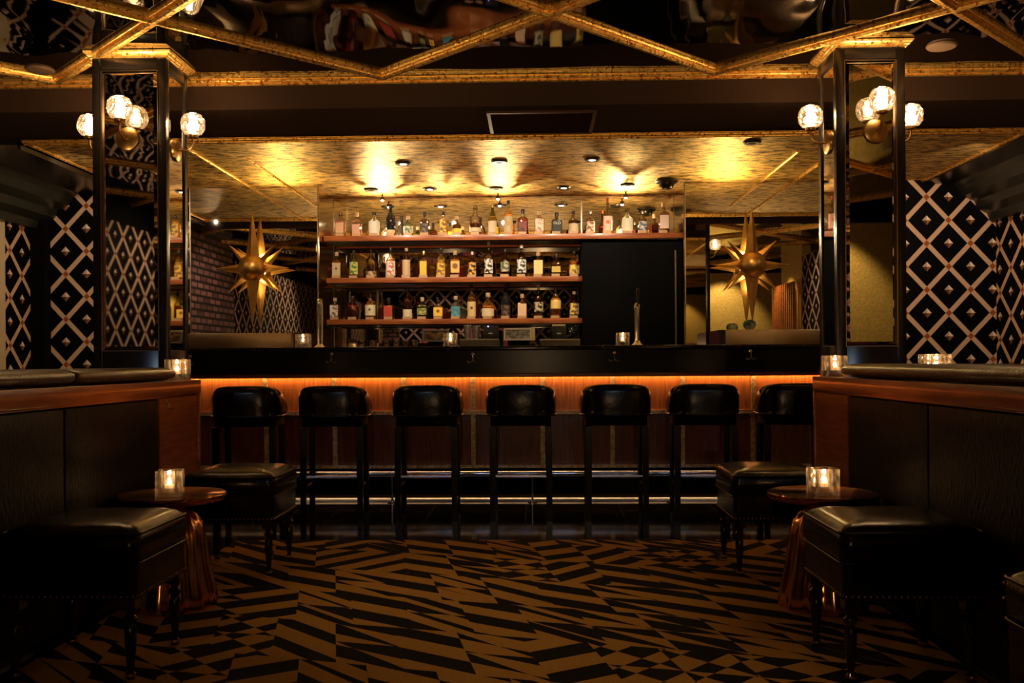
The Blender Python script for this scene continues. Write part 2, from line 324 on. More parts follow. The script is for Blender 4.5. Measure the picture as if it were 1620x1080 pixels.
# ------------------------------------------------------------------ mesh builder
class MB:
    def __init__(s): s.v = []; s.f = []
    def add(s, v, f):
        k = len(s.v); s.v += [tuple(p) for p in v]; s.f += [tuple(i + k for i in q) for q in f]; return s
    def box(s, x0, x1, y0, y1, z0, z1):
        v = [(x, y, z) for z in (z0, z1) for y in (y0, y1) for x in (x0, x1)]
        return s.add(v, [(0, 2, 3, 1), (4, 5, 7, 6), (0, 1, 5, 4), (2, 6, 7, 3), (0, 4, 6, 2), (1, 3, 7, 5)])
    def rings(s, rings, cap0=True, cap1=True, closed=True):
        n = len(rings[0]); v = [p for r in rings for p in r]; f = []
        for i in range(len(rings) - 1):
            for j in range(n if closed else n - 1):
                a, b = i * n + j, i * n + (j + 1) % n; f.append((a, b, b + n, a + n))
        if cap0: f.append(tuple(reversed(range(n))))
        if cap1: f.append(tuple((len(rings) - 1) * n + j for j in range(n)))
        return s.add(v, f)
    def lathe(s, prof, cx=0, cy=0, n=24, flute=0, fa=0.0):
        R = []
        for r, z in prof:
            R.append([(cx + r * (1 + (fa * math.cos(flute * 2 * PI * j / n) if flute else 0)) * math.cos(2 * PI * j / n),
                       cy + r * (1 + (fa * math.cos(flute * 2 * PI * j / n) if flute else 0)) * math.sin(2 * PI * j / n), z) for j in range(n)])
        return s.rings(R)
    def lathe_ax(s, prof, org, ax, n=20):
        """profile (r, t) around an axis through org"""
        ax = Vector(ax).normalized(); a = ax.orthogonal().normalized(); b = ax.cross(a); o = Vector(org)
        return s.rings([[tuple(o + ax * t + (a * math.cos(2*PI*j/n) + b * math.sin(2*PI*j/n)) * r) for j in range(n)] for r, t in prof])
    def tube(s, pts, r, n=10):
        pts = [Vector(p) for p in pts]; R = []; up = None
        for i, p in enumerate(pts):
            d = (pts[min(i + 1, len(pts) - 1)] - pts[max(i - 1, 0)]).normalized()
            if up is None: a = d.orthogonal().normalized()
            else: a = (up - d * up.dot(d)).normalized()
            up = a; b = d.cross(a); rr = r[i] if isinstance(r, (list, tuple)) else r
            R.append([tuple(p + (a * math.cos(2*PI*j/n) + b * math.sin(2*PI*j/n)) * rr) for j in range(n)])
        return s.rings(R)
    def sphere(s, c, r, nu=20, nv=12, sz=1.0):
        prof = [(max(1e-4, r * math.sin(PI * i / nv)), c[2] - r * sz * math.cos(PI * i / nv)) for i in range(nv + 1)]
        return s.lathe(prof, c[0], c[1], nu)
    def sweep(s, prof, p0, p1, up=(0, 0, 1)):
        """profile (a across, b up) from p0 to p1"""
        p0, p1 = Vector(p0), Vector(p1); d = (p1 - p0).normalized(); u = Vector(up); a = d.cross(u).normalized()
        return s.rings([[tuple(p + a * q[0] + u * q[1]) for q in prof] for p in (p0, p1)])
    def rrect(s, w, d, z0, z1, rad, n=5, cx=0, cy=0):
        return s.rings([rr_ring(w, d, rad, z, n, cx, cy) for z in (z0, z1)])
def rr_ring(w, d, rad, z, n=5, cx=0, cy=0):
    pts = []
    for (sx, sy, a0) in ((1, 1, 0), (-1, 1, 90), (-1, -1, 180), (1, -1, 270)):
        for i in range(n + 1):
            a = math.radians(a0 + 90 * i / n)
            pts.append((cx + sx * (w/2 - rad) + rad * math.cos(a), cy + sy * (d/2 - rad) + rad * math.sin(a), z))
    return pts
def build(mb, name, mat, parent=None, smooth=35, bevel=0, loc=None):
    me = bpy.data.meshes.new(name); me.from_pydata(mb.v, [], mb.f)
    for m in (mat if isinstance(mat, (list, tuple)) else [mat]): me.materials.append(m)
    me.validate(); 
    import bmesh
    bm = bmesh.new(); bm.from_mesh(me); bmesh.ops.recalc_face_normals(bm, faces=bm.faces)
    if bevel: bmesh.ops.bevel(bm, geom=list(bm.edges), offset=bevel, segments=2, affect='EDGES', profile=.5)
    bm.to_mesh(me); bm.free()
    if smooth:
        for p in me.polygons: p.use_smooth = True
        me.set_sharp_from_angle(angle=math.radians(smooth))
    o = bpy.data.objects.new(name, me); COL.objects.link(o)
    if parent: o.parent = parent
    if loc: o.location = loc
    return o
def tag(o, label=None, cat=None, group=None, kind=None):
    if label: o['label'] = label
    if cat: o['category'] = cat
    if group: o['group'] = group
    if kind: o['kind'] = kind
    return o
def thing(name, label, cat, loc=(0, 0, 0), rz=0, group=None):
    o = bpy.data.objects.new(name, None); COL.objects.link(o); o.location = loc; o.rotation_euler = (0, 0, rz); o.empty_display_size = .1
    return tag(o, label, cat, group)
def struct(mb, name, mat, smooth=0, label=None, **k):
    o = build(mb, name, mat, smooth=smooth, **k); o['kind'] = 'structure'
    if label: o['label'] = label
    return o
def dup(root, loc, rz=None, label=None):
    r = root.copy(); COL.objects.link(r); r.location = loc
    if rz is not None: r.rotation_euler = (0, 0, rz)
    if label: r['label'] = label
    for ch in list(root.children):
        c = ch.copy(); COL.objects.link(c); c.parent = r
        for g in list(ch.children):
            d = g.copy(); COL.objects.link(d); d.parent = c
    return r

# ================================================================== THE ROOM
ZC, ZG = 2.56, 2.39                       # lounge ceiling, lower gold ceiling over the bar
XL, XR = X(60, 7.65), X(1577, 7.65)       # side walls near the bar
YB = 7.65                                  # wall plane behind the bar
YR = -4.2
struct(MB().box(-6.2, 6.2, YR, 8.4, -.1, 0), 'floor', TILE)
struct(MB().box(-6.2, 6.2, YR, 5.3, ZC, ZC + .1), 'ceiling', CEILM)
XGL, XGR = -3.28, 3.08
struct(MB().box(XGL, XGR, 5.95, 8.3, ZG, ZG + .1), 'ceiling_bar', LEAF)
# beam between the two ceilings
struct(MB().box(-6.2, 6.2, 5.3, 5.95, ZG, ZC + .1), 'trim_1', DARKP)
struct(MB().box(-6.2, XGL, 5.95, 8.3, ZG - .03, ZG + .1).box(XGL - .02, XGL, 5.95, YB, ZG - .06, ZG), 'ceiling_side_left', BLK)
struct(MB().box(XGR, 6.2, 5.95, 8.3, ZG - .03, ZG + .1), 'ceiling_side_right', BLK)
# access hatch in the beam's underside
hx0, hx1 = X(780, 5.6), X(938, 5.6)
t = thing('ceiling_hatch', 'brown access panel in the underside of the dark beam', 'ceiling panel', (0, 0, ZG))
build(MB().box(hx0, hx1, 5.42, 5.90, -.008, -.001), 'panel', P('hatch_brown', (.026, .012, .007), .8, 0, 0), t)
build(MB().box(hx0 - .02, hx0, 5.40, 5.92, -.014, -.001).box(hx1, hx1 + .02, 5.40, 5.92, -.014, -.001).box(hx0, hx1, 5.40, 5.42, -.014, -.001).box(hx0, hx1, 5.90, 5.92, -.014, -.001), 'frame', P('hatch_edge', (.06, .03, .015), .5, 0, .2), t)
# round flush speakers
for k, (u, v) in enumerate(((63, 99), (1490, 82))):
    D = (ZC - CH) * FP / (PY - v + (1 if k else -1) * 0); xx = X(u, D, v)
    t = thing('ceiling_speaker', ['round tan ceiling speaker left of the left pillar', 'round tan ceiling speaker right of the right pillar'][k], 'speaker', (xx, D, ZC), group='ceiling speakers')
    build(MB().lathe([(.001, -.012), (.066, -.012), (.074, -.006), (.076, -.0005)], n=28), 'grille', P('speaker_tan', (.09, .06, .04), .6, 0, .1), t)
# gold mouldings : cornice on the beam, edge of the gold ceiling, lattice
CORN = [(0, 0), (0, -.056), (.012, -.058), (.018, -.050), (.018, -.036), (.024, -.034), (.026, -.040), (.034, -.038), (.040, -.028), (.040, -.016), (.050, -.014), (.056, -.008), (.056, 0)]
def cornice(y, x0, x1, z, name, s=1.0):
    struct(MB().sweep([(q[0] * s, q[1] * s * .68) for q in CORN], (x0, y, z), (x1, y, z)), name, GOLD)
PLX0, PLX1 = X(148, 4.8), X(265, 4.8); PRX0, PRX1 = X(1325, 4.8), X(1435, 4.8)
cornice(5.3, -6.2, 6.2, ZC, 'trim_2')
cornice(6.0, XGL, XGR, ZG + .002, 'trim_3', .75)
LAT = [(p[0] * .78, p[1] * .8) for p in [(-.052, 0), (-.052, -.012), (-.046, -.022), (-.038, -.022), (-.034, -.010), (-.026, -.010), (-.022, -.030), (-.010, -.042), (.010, -.042), (.022, -.030), (.026, -.010), (.034, -.010), (.038, -.022), (.046, -.022), (.052, -.012), (.052, 0)]]
k = 4
VX = [X(97, 5.28, 125) , X(607, 5.28, 122), X(1130, 5.24, 113)]
step = (VX[2] - VX[0]) / 2
xs = [VX[1] + step * i for i in range(-6, 7)]
for x0 in xs:
    for sg in (1, -1):
        y1 = 5.24; L = 9.4; x1 = x0 + sg * L * (step / 2 / .91)
        # clip to the room
        if sg > 0 and x1 > 6.1: L = (6.1 - x0) / (step / 2 / .91)
        if sg < 0 and x1 < -6.1: L = (x0 + 6.1) / (step / 2 / .91)
        if L <= .2: continue
        x1 = x0 + sg * L * (step / 2 / .91)
        struct(MB().sweep(LAT, (x0, y1, ZC - (.0005 if sg > 0 else 0)), (x1, y1 - L, ZC - (.0005 if sg > 0 else 0))), 'trim_%d' % k, GOLD); k += 1
# thin rails on the gold ceiling
RAIL = [(-.013, 0), (-.013, -.010), (-.005, -.016), (.005, -.016), (.013, -.010), (.013, 0)]
for u, v, y0 in ((307, 237, 6.03), (393, 248, 6.55), (1300, 258, 6.03), (1264, 240, 6.52)):
    D = (ZG - CH) * FP / (PY - v + (3 if u < 800 else -3)); xx = X(u, D, v)
    struct(MB().sweep(RAIL, (xx, y0, ZG), (xx, YB, ZG)), 'trim_%d' % k, GOLD); k += 1
struct(MB().sweep(RAIL, (XGL, 5.96, ZG - .002), (XGL, YB, ZG - .002)), 'trim_%d' % k, GOLD); k += 1
struct(MB().sweep(RAIL, (XGR, 5.96, ZG - .002), (XGR, YB, ZG - .002)), 'trim_%d' % k, GOLD); k += 1
# dark stepped crowns along the side walls
CR = [(0, 0), (0, -.30), (.05, -.30), (.07, -.24), (.15, -.20), (.17, -.14), (.26, -.10), (.30, -.04), (.34, 0)]
struct(MB().sweep([(-q[0], q[1]) for q in CR], (XR, 5.9, ZG - .03), (XR, YB, ZG - .03)), 'trim_%d' % k, P('crown_black_green', (.020, .022, .018), .3)); k += 1
struct(MB().sweep(CR, (XL, 5.9, ZG - .03), (XL, YB, ZG - .03)), 'trim_%d' % k, P('crown_black_green_left', (.020, .024, .018), .3)); k += 1
# wall behind the bar : papered ends, recessed shelving bay, dark doorway
XB0, XB1 = X(505, YB), X(1084, YB)       # bay
MX0, MX1 = X(303, YB), X(1303, YB)       # mirrors
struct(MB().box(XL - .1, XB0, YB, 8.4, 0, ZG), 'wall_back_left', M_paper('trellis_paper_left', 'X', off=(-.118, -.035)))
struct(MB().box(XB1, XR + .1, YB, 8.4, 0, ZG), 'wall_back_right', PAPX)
struct(MB().box(XB0, XB1, 8.2, 8.4, 0, ZG), 'wall_back', BLKM)
struct(MB().box(XL - .12, XL, 7.0, YB, 0, ZG), 'wall_left', PAPY)
struct(MB().box(XR, XR + .12, 2.1, YB, 0, ZG), 'wall_right', PAPY)
struct(MB().box(XL, XL + .11, YB - .11, YB, 0, 2.3), 'trim_%d' % k, BLKM); k += 1
struct(MB().box(XL, XL + .012, 6.90, 7.16, 0, 2.10), 'trim_%d' % k, CREAM); k += 1
# left wall further forward: paper, brick
struct(MB().box(XL - .12, XL, 5.3, 7.0, 0, ZG), 'wall_left_middle', PAPY)
struct(MB().box(XL - .12, XL, 2.6, 5.3, 0, 2.15).box(XL - .11, XL - .01, 2.6, 5.3, 2.15, ZC), 'wall_left_brick', BRICK)
struct(MB().box(XL - .12, XL, YR, 2.6, 0, 2.35), 'wall_left_front', PAPY)
struct(MB().box(XL - .10, XL + .02, YR, 2.6, 2.35, ZC), 'trim_%d' % k, BLKM); k += 1
struct(MB().box(XL - .2, -3.0, YR - .1, YR, 0, 2.2), 'wall_front_brick', BRICK)
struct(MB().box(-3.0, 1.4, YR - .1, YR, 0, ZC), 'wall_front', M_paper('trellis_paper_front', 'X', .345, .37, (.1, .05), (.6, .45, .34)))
struct(MB().box(1.4, 5.4, YR - .1, YR, 0, ZC), 'wall_front_gold', GLIT)
struct(MB().box(XR, XR + .12, 1.0, 2.1, 0, ZC), 'wall_right_middle', GLIT)
struct(MB().box(5.3, 5.4, YR, 1.0, 0, ZC), 'wall_right_front', GLIT)
struct(MB().box(2.35, 5.4, -.7, -.6, 0, 2.42), 'wall_gold_partition', GLIT)
struct(MB().box(2.35, 5.4, -.72, -.58, 2.42, ZC), 'trim_%d' % k, BLKM); k += 1
# pink upholstered wall panels (seen in the mirrors)
for i, (a, b) in enumerate(((-3.95, -3.72), (-2.5, -2.2), (-1.55, -1.3), (-.95, -.2))):
    t = tag(build(MB().rrect(b - a, .07, .25, 1.98, .02, cx=(a + b) / 2, cy=YR + .036), 'wall_panel', PINK, bevel=0), 'pink padded wall panel on the far wall, seen only in the mirrors', 'wall panel', 'pink wall panels')
t = thing('slatted_screen', 'tall dark wooden slatted screen reflected in the right mirror', 'screen', (XR - .12, 0, 0))
mb = MB()
for i in range(12): mb.box(-.02, .02, 1.0 + i * .1, 1.035 + i * .1, .05, 2.05)
build(mb, 'slats', WOODM, t); build(MB().box(-.028, .028, .97, 2.16, 1.18, 1.21), 'rail', WOODM, t); build(MB().box(-.028, .028, .97, 2.16, 0, .05), 'rail', WOODM, t)

# mirrors
def wall_mirror(x0, x1, z0, z1, y, label, yb=None):
    t = thing('wall_mirror', label, 'mirror', ((x0 + x1) / 2, y, z0)); h = (x1 - x0) / 2
    build(MB().box(-h, h, -.006, -.001, 0, z1 - z0), 'glass', MIRR, t, smooth=0)
    e = .006
    me_ = P('mirror_edge', (.5, .42, .3), .3, 1)
    build(MB().box(-h - e, -h, -.010, -.001, 0, z1 - z0), 'edge_strip', me_, t, smooth=0); build(MB().box(h, h + e, -.010, -.001, 0, z1 - z0), 'edge_strip', me_, t, smooth=0)
    return t
wall_mirror(MX0, XB0 - .008, .95, ZG - .002, YB, 'large flat mirror behind the left star lamp')
wall_mirror(XB1 + .008, MX1, .95, ZG - .002, YB, 'large flat mirror behind the right star lamp')
XD = X(921, 8.2)
YM = 8.2
zdoor = Z(1000, 380, 8.0)
wall_mirror(XB0 + .008, XD, .95, ZG - .002, YM, 'large mirror behind the bottle shelves')
wall_mirror(XD + .001, XB1 - .008, zdoor + .02, ZG - .002, YM, 'mirror above the dark doorway, behind the short end of the top shelf')
# reveals of the bay, mirrored
struct(MB().box(XB0 - .001, XB0 + .006, YB, YM - .012, .0, ZG - .003), 'trim_%d' % k, MIRA); k += 1
struct(MB().box(XB1 - .006, XB1 + .001, YB, YM - .012, .0, ZG - .003), 'trim_%d' % k, MIRA); k += 1
# doorway panel
YD = 7.72
struct(MB().box(X(922, YD), XB1 - .008, YD, YD + .40, 0, zdoor - .05), 'door_1', BLKM)
d1 = build(MB().box(X(1068, YD), X(1070.5, YD), YD - .012, YD - .001, .9, zdoor - .12), 'door_edge', P('door_edge_metal', (.2, .17, .15), .35, 1), bpy.data.objects['door_1'])

# carpet
c = tag(build(MB().box(-1.62, 1.32, -3.6, 5.06, .0005, .010), 'carpet', CARP, smooth=0), 'black and ochre carpet with jagged striped blocks', 'carpet')

# ================================================================== PILLARS
def pillar(x0, x1, y0, y1, label, side):
    t = thing('pillar', label, 'pillar', ((x0 + x1) / 2, (y0 + y1) / 2, 0)); w = (x1 - x0) / 2; d = (y1 - y0) / 2
    H = ZC - .002
    build(MB().box(-w + .012, w - .012, -d + .012, d - .012, 0, H), 'core', BLK, t, smooth=0)
    fw, ft = .045, .09
    z0, z1 = 0.12, 2.46
    mz0 = 1.03
    # frame of the room-side face: stiles and rails with a stepped metal edge
    for nm, fy, sg in (('front_frame', -d, 1), ('back_frame', d, -1)):
        mb = MB()
        ya, yb = sorted((fy, fy + sg * .014))
        mb.box(-w, -w + fw, ya, yb, 0, H).box(w - fw, w, ya, yb, 0, H).box(-w + fw, w - fw, ya, yb, z1, H).box(-w + fw, w - fw, ya, yb, 0, mz0)
        build(mb, nm, BLK, t, bevel=.003)
    for sgn, nm in ((-1, 'side_frame'), (1, 'side_frame')):
        xa, xb = sorted((sgn * w, sgn * (w - .014))); mb = MB()
        mb.box(xa, xb, -d + .0145, -d + .045, 0, H).box(xa, xb, d - .045, d - .0145, 0, H).box(xa, xb, -d + .045, d - .045, z1, H).box(xa, xb, -d + .045, d - .045, 0, mz0)
        build(mb, nm, BLK, t, bevel=.002)
        xa, xb = sorted((sgn * (w - .008), sgn * (w - .012)))
        build(MB().box(xa, xb, -d + .046, d - .046, mz0 + .001, z1 - .001), 'side_mirror', BEVM, t, smooth=0)
    # bevelled mirror in front: flat centre and sloping rim
    b = .020; a = w - fw - .001; yf, yr = -d + .004, -d + .011
    v = [(-a, yr, mz0 + .001), (a, yr, mz0 + .001), (a, yr, z1 - .001), (-a, yr, z1 - .001), (-a + b, yf, mz0 + b), (a - b, yf, mz0 + b), (a - b, yf, z1 - b), (-a + b, yf, z1 - b)]
    build(MB().add(v, [(4, 5, 6, 7), (0, 1, 5, 4), (1, 2, 6, 5), (2, 3, 7, 6), (3, 0, 4, 7)]), 'bevelled_mirror', BEVM, t, smooth=0)
    build(MB().box(-a, a, d - .011, d - .008, mz0 + .001, z1 - .001), 'back_mirror', BEVM, t, smooth=0)
    e = .004; mb = MB(); yy = (-d - .002, -d + .010)
    mb.box(-a - e, -a, *yy, mz0 - e, z1 + e).box(a, a + e, *yy, mz0 - e, z1 + e).box(-a, a, *yy, mz0 - e, mz0).box(-a, a, *yy, z1, z1 + e)
    build(mb, 'mirror_bead', P('bead_metal', (.42, .33, .24), .3, 1), t, smooth=0)
    # gilt crown around the head
    R = []
    for (o, z) in ((0, ZC - .034), (.008, ZC - .034), (.010, ZC - .027), (.018, ZC - .025), (.022, ZC - .018), (.030, ZC - .012), (.034, ZC - .003), (0.0, ZC - .003)):
        R.append([(-w - o, -d - o, z), (w + o, -d - o, z), (w + o, d + o, z), (-w - o, d + o, z)])
    R.append(R[0]); build(MB().rings(R, False, False), 'crown', GOLD, t, smooth=0)
    return t
YP0, YP1 = 4.80, 5.10
pillar(PLX0, PLX1, YP0, YP1, 'mirrored black pillar on the left, wallpaper reflected in it', 1)
pillar(PRX0, PRX1, YP0, YP1, 'mirrored black pillar on the right, gold wall reflected in it', -1)

# sconces
def sconce(label, loc, rz):
    """canopy on the face at local y=0, arm reaches -y, globe on top"""
    t = thing('wall_sconce', label, 'wall lamp', loc, rz, group='crystal globe sconces on the pillars')
    build(MB().lathe_ax([(.001, .022), (.040, .020), (.058, .014), (.062, .004), (.062, .0005)], (0, 0, 0), (0, -1, 0), 28), 'canopy', BRASS, t)
    build(MB().tube([(0, -.015, 0), (0, -.06, 0), (0, -.085, .012), (0, -.095, .035), (0, -.095, .07)], .006), 'arm', BRASS, t)
    build(MB().lathe([(.008, .060), (.026, .066), (.028, .078), (.022, .080)], 0, -.095, 20), 'holder', BRASS, t)
    n = 10; prof = [(.022, .079), (.045, .086), (.060, .108), (.064, .135), (.060, .162), (.046, .184), (.026, .193)]
    g = build(MB().rings([[(r * math.cos(2*PI*(j + .5*(i%2))/n), -.095 + r * math.sin(2*PI*(j + .5*(i%2))/n), z) for j in range(n)] for i, (r, z) in enumerate(prof)], False, False), 'crystal_shade', CRYS, t, smooth=0)
    build(MB().sphere((0, -.095, .130), .021, 14, 10, 1.25), 'bulb', BULB, t)
    return t
def globe_light(x, y, z, rz, e=13.0):
    c, s_ = math.cos(rz), math.sin(rz)
    lamp('globe_light', 'POINT', (x + .095 * s_, y - .095 * c, z + .165), e, (1.0, .62, .30), .012)
cl = at(202, 220, YP0); cr = at(1385, 208, YP0)
ZS = cl[1]
s0 = sconce('crystal globe sconce on the front of the left pillar', (cl[0], YP0 + .004, cl[1]), 0)
globe_light(cl[0], YP0 + .004, cl[1], 0); globe_light(cr[0], YP0 + .004, cr[1], 0)
dup(s0, (cr[0], YP0 + .004, cr[1]), 0, 'crystal globe sconce on the front of the right pillar')
ym = (YP0 + YP1) / 2
zs2 = Z(302, 197, ym) - .135
dup(s0, (PLX1 - .011, ym, zs2), PI/2, 'crystal globe sconce on the bar side face of the left pillar')
dup(s0, (PLX0 + .011, ym, zs2), -PI/2, 'crystal globe sconce on the outer, left face of the left pillar')
zs3 = Z(1284, 185, ym) - .135
dup(s0, (PRX0 + .011, ym, zs3), -PI/2, 'crystal globe sconce on the bar side face of the right pillar')
dup(s0, (PRX1 - .011, ym, zs3), PI/2, 'crystal globe sconce on the outer, right face of the right pillar')

for q in ((PLX1 - .011, zs2, PI/2), (PLX0 + .011, zs2, -PI/2), (PRX0 + .011, zs3, -PI/2), (PRX1 - .011, zs3, PI/2)): globe_light(q[0], ym, q[1], q[2])

# ================================================================== THE BAR
BX0, BX1 = -2.75, 2.30; YF = 6.40
ZT = Z(800, 547, YF); ZFB = Z(800, 590, YF)
t = thing('bar_counter', 'long black marble bar with glowing mahogany front and brass strips', 'bar counter', (0, 0, 0))
build(MB().box(BX0, BX1, YF, 7.05, ZT - .03, ZT), 'countertop', MARB, t, bevel=.004)
build(MB().box(BX0, BX1, YF + .012, YF + .05, ZFB, ZT - .0305), 'fascia', P('fascia_black', (.004, .0035, .003), .2, 0, .15), t, smooth=0)
build(MB().box(BX0, BX1, YF + .05, 6.62, ZFB, ZFB + .02), 'underside', DKWOOD, t, smooth=0)
build(MB().box(BX0, BX1, YF + .035, YF + .075, ZFB - .028, ZFB), 'lip', WOODM, t, bevel=.002)
YPN = 6.75; zmid = Z(748, 652, YPN); zbot = Z(748, 740, YPN)
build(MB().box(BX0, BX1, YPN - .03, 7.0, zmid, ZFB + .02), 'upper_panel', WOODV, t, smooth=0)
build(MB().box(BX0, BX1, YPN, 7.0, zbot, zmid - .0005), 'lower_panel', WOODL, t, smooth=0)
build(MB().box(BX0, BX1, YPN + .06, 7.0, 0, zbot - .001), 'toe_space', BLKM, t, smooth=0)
build(MB().box(BX0, BX1, YPN - .044, YPN - .0305, zmid - .013, zmid + .013), 'brass_band', ANTBR, t)
build(MB().box(BX0, BX1, YPN - .008, YPN - .0005, zbot, zbot + .022), 'brass_band', ANTBR, t)
sp = (X(1190, YPN) - X(530, YPN)) / 6
for i in range(-3, 9):
    xx = X(530, YPN) + i * sp
    if BX0 < xx < BX1: build(MB().box(xx - .016, xx + .016, YPN - .011, YPN - .001, zbot + .023, zmid - .0005), 'brass_strip', ANTBR, t); build(MB().box(xx - .016, xx + .016, YPN - .040, YPN - .0305, zmid + .0135, ZFB - .005), 'brass_strip', ANTBR, t)
build(MB().box(BX0, BX1, 6.68, 6.70, ZFB - .004, ZFB - .001), 'light_strip', LEDM, t, smooth=0)
build(MB().box(BX0, BX1, 6.56, YPN + .055, .0005, .021), 'plinth', BLK, t, smooth=0)
build(MB().rings([[(xx, 6.5595, .0005), (xx, 6.538, .0005), (xx, 6.541, .008), (xx, 6.547, .016), (xx, 6.5595, .022)] for xx in (BX0, BX1)]), 'kick_strip', P('kick_steel', (.42, .52, .72), .28, 1), t, smooth=60)
zr = Z(800, 749, 6.48)
fr = thing('foot_rail', 'polished steel foot rail along the base of the bar', 'foot rail', (0, 6.48, .0005))
RS = P('rail_steel', (.50, .58, .76), .20, 1)
build(MB().tube([(BX0 + .05, 0, zr), (BX1 - .05, 0, zr)], .019, 16), 'rail', RS, fr)
for u in (400, 620, 841, 1060, 1280):
    xx = X(u, 6.5); p = build(MB().lathe([(.007, .004), (.007, zr - .020)], xx, 0, 12).tube([(xx, 0, zr - .022), (xx, 0, zr - .008)], .012, 12), 'post', RS, fr)
    build(MB().lathe([(.034, 0), (.034, .004), (.014, .008), (.010, .014)], xx, 0, 20), 'flange', RS, p)
# purse hooks
def hook(label, x, y, z, s=1.0, grp='double hooks under the bar top', rz=0, met=None):
    t = thing('purse_hook', label, 'hook', (x, y, z), rz, group=grp)
    build(MB().lathe_ax([(.012 * s, .0005), (.012 * s, .004), (.008 * s, .005)], (0, 0, .03 * s), (0, -1, 0), 14), 'backplate', met or CHROME, t)
    build(MB().tube([(0, -.004, .03 * s), (0, -.012, .02 * s), (0, -.014, -.012 * s)], .0035 * s, 8), 'stem', met or CHROME, t)
    for sg in (-1, 1):
        build(MB().tube([(0, -.014, -.012 * s), (sg * .012 * s, -.016, -.026 * s), (sg * .026 * s, -.020, -.028 * s), (sg * .036 * s, -.024, -.016 * s)], [.0035 * s, .0035 * s, .0035 * s, .005 * s], 8), 'prong', met or CHROME, t)
    return t
desc = ['second', 'third', 'fourth', 'fifth']
h0 = None
for i, (u, v) in enumerate(((300, 571), (524, 567), (748, 567), (972, 565), (1188, 562))):
    xx, zz = at(u, v, YF)
    lab = ['small double hook on the bar fascia beside the left pillar', 'double hook on the bar fascia above the second stool from the left', 'double hook on the bar fascia between the third and fourth stools', 'double hook on the bar fascia above the fifth stool from the left', 'double hook on the bar fascia near the right star lamp'][i]
    if h0 is None: h0 = hook(lab, xx, YF + .0115, zz)
    else: dup(h0, (xx, YF + .0115, zz), None, lab)

# ================================================================== BAR STOOLS
def make_stool(label, loc):
    t = thing('bar_stool', label, 'bar stool', loc, 0, group='barrel back stools along the bar')
    # local: y toward the bar, back at y=-.2
    W = .216
    rings = []
    NT = 26
    for i in range(NT + 1):
        a = -1 + 2 * i / NT                                  # along the U
        ang = a * 1.95                                        # radians from straight back
        # superellipse plan
        c, s_ = math.cos(ang), math.sin(ang)
        e = .62
        px = W * math.copysign(abs(s_) ** e, s_); py = -.19 * math.copysign(abs(c) ** e, c)
        if abs(a) > .8: py += (abs(a) - .8) * .1
        outward = Vector((math.sin(ang), -math.cos(ang), 0))
        tz = .825 - .075 * abs(a) ** 2.2 - .05 * max(0, abs(a) - .75) / .25
        bz = .635
        th = .045
        prof = [(0, bz), (.0, bz + .05), (.004, tz - .05), (-.004, tz - .018), (-.018, tz - .003), (-.030, tz - .003), (-.042, tz - .02), (-.046, tz - .06), (-th, bz)]
        rings.append([(px + outward.x * q, py + outward.y * q, z) for q, z in prof])
    build(MB().rings(rings), 'backrest', LEATH, t, smooth=60)
    # piping along the foot of the backrest
    pts = [(r[0][0], r[0][1], .637) for r in rings]; pts = [(p[0] * 1.012, p[1] * 1.012, p[2]) for p in pts]
    build(MB().tube(pts, .0055, 8), 'piping', LEATH, t, smooth=60)
    # seat
    R = [rr_ring(.36, .36, .06, .60), rr_ring(.37, .37, .07, .63), rr_ring(.365, .365, .075, .665), rr_ring(.33, .33, .08, .685), rr_ring(.2, .2, .07, .692)]
    build(MB().rings(R), 'seat', LEATH, t, smooth=60)
    build(MB().rrect(.37, .37, .575, .6325, .05), 'seat_frame', BLKM, t)
    for sx in (-1, 1):
        for sy in (-1, 1):
            o, i_ = .172, .150
            r0 = [(sx * o + dx, sy * .165 + dy, 0.0005) for dx, dy in ((-.016, -.016), (.016, -.016), (.016, .016), (-.016, .016))]
            r1 = [(sx * .168 + dx, sy * .165 + dy, .571) for dx, dy in ((-.020, -.020), (.020, -.020), (.020, .020), (-.020, .020))]
            build(MB().rings([r0, r1]), 'leg', DKWOOD, t, smooth=0)
    zz = .27
    build(MB().tube([(-.157, -.165, zz), (.157, -.165, zz)], .009, 10), 'stretcher', RS, t)
    build(MB().tube([(-.157, .165, zz - .03), (.157, .165, zz - .03)], .009, 10), 'stretcher', DKWOOD, t)
    for sx in (-1, 1):
        build(MB().tube([(sx * .169, -.153, zz - .07), (sx * .169, .153, zz - .07)], .008, 10), 'stretcher', DKWOOD, t)
    return t
SY = 5.88
labs = ['bar stool farthest left, half hidden by the booth wall', 'second bar stool from the left, behind the left far ottoman', 'third bar stool from the left', 'fourth bar stool, in the middle of the row', 'fifth bar stool from the left, left of the beer tap column', 'sixth bar stool from the left, behind the right far ottoman', 'bar stool farthest right, half hidden by the booth wall']
labs = [l + ', black leather barrel back' for l in labs]
st = None
for i, u in enumerate((379, 519, 671, 823, 977, 1120, 1266)):
    xx = X(u, SY - .2)
    rz = [.10, .07, .03, 0, -.02, -.05, -.1][i]
    if st is None: st = make_stool(labs[i], (xx, SY, 0)); st.rotation_euler = (0, 0, rz)
    else: dup(st, (xx, SY, 0), rz, labs[i])

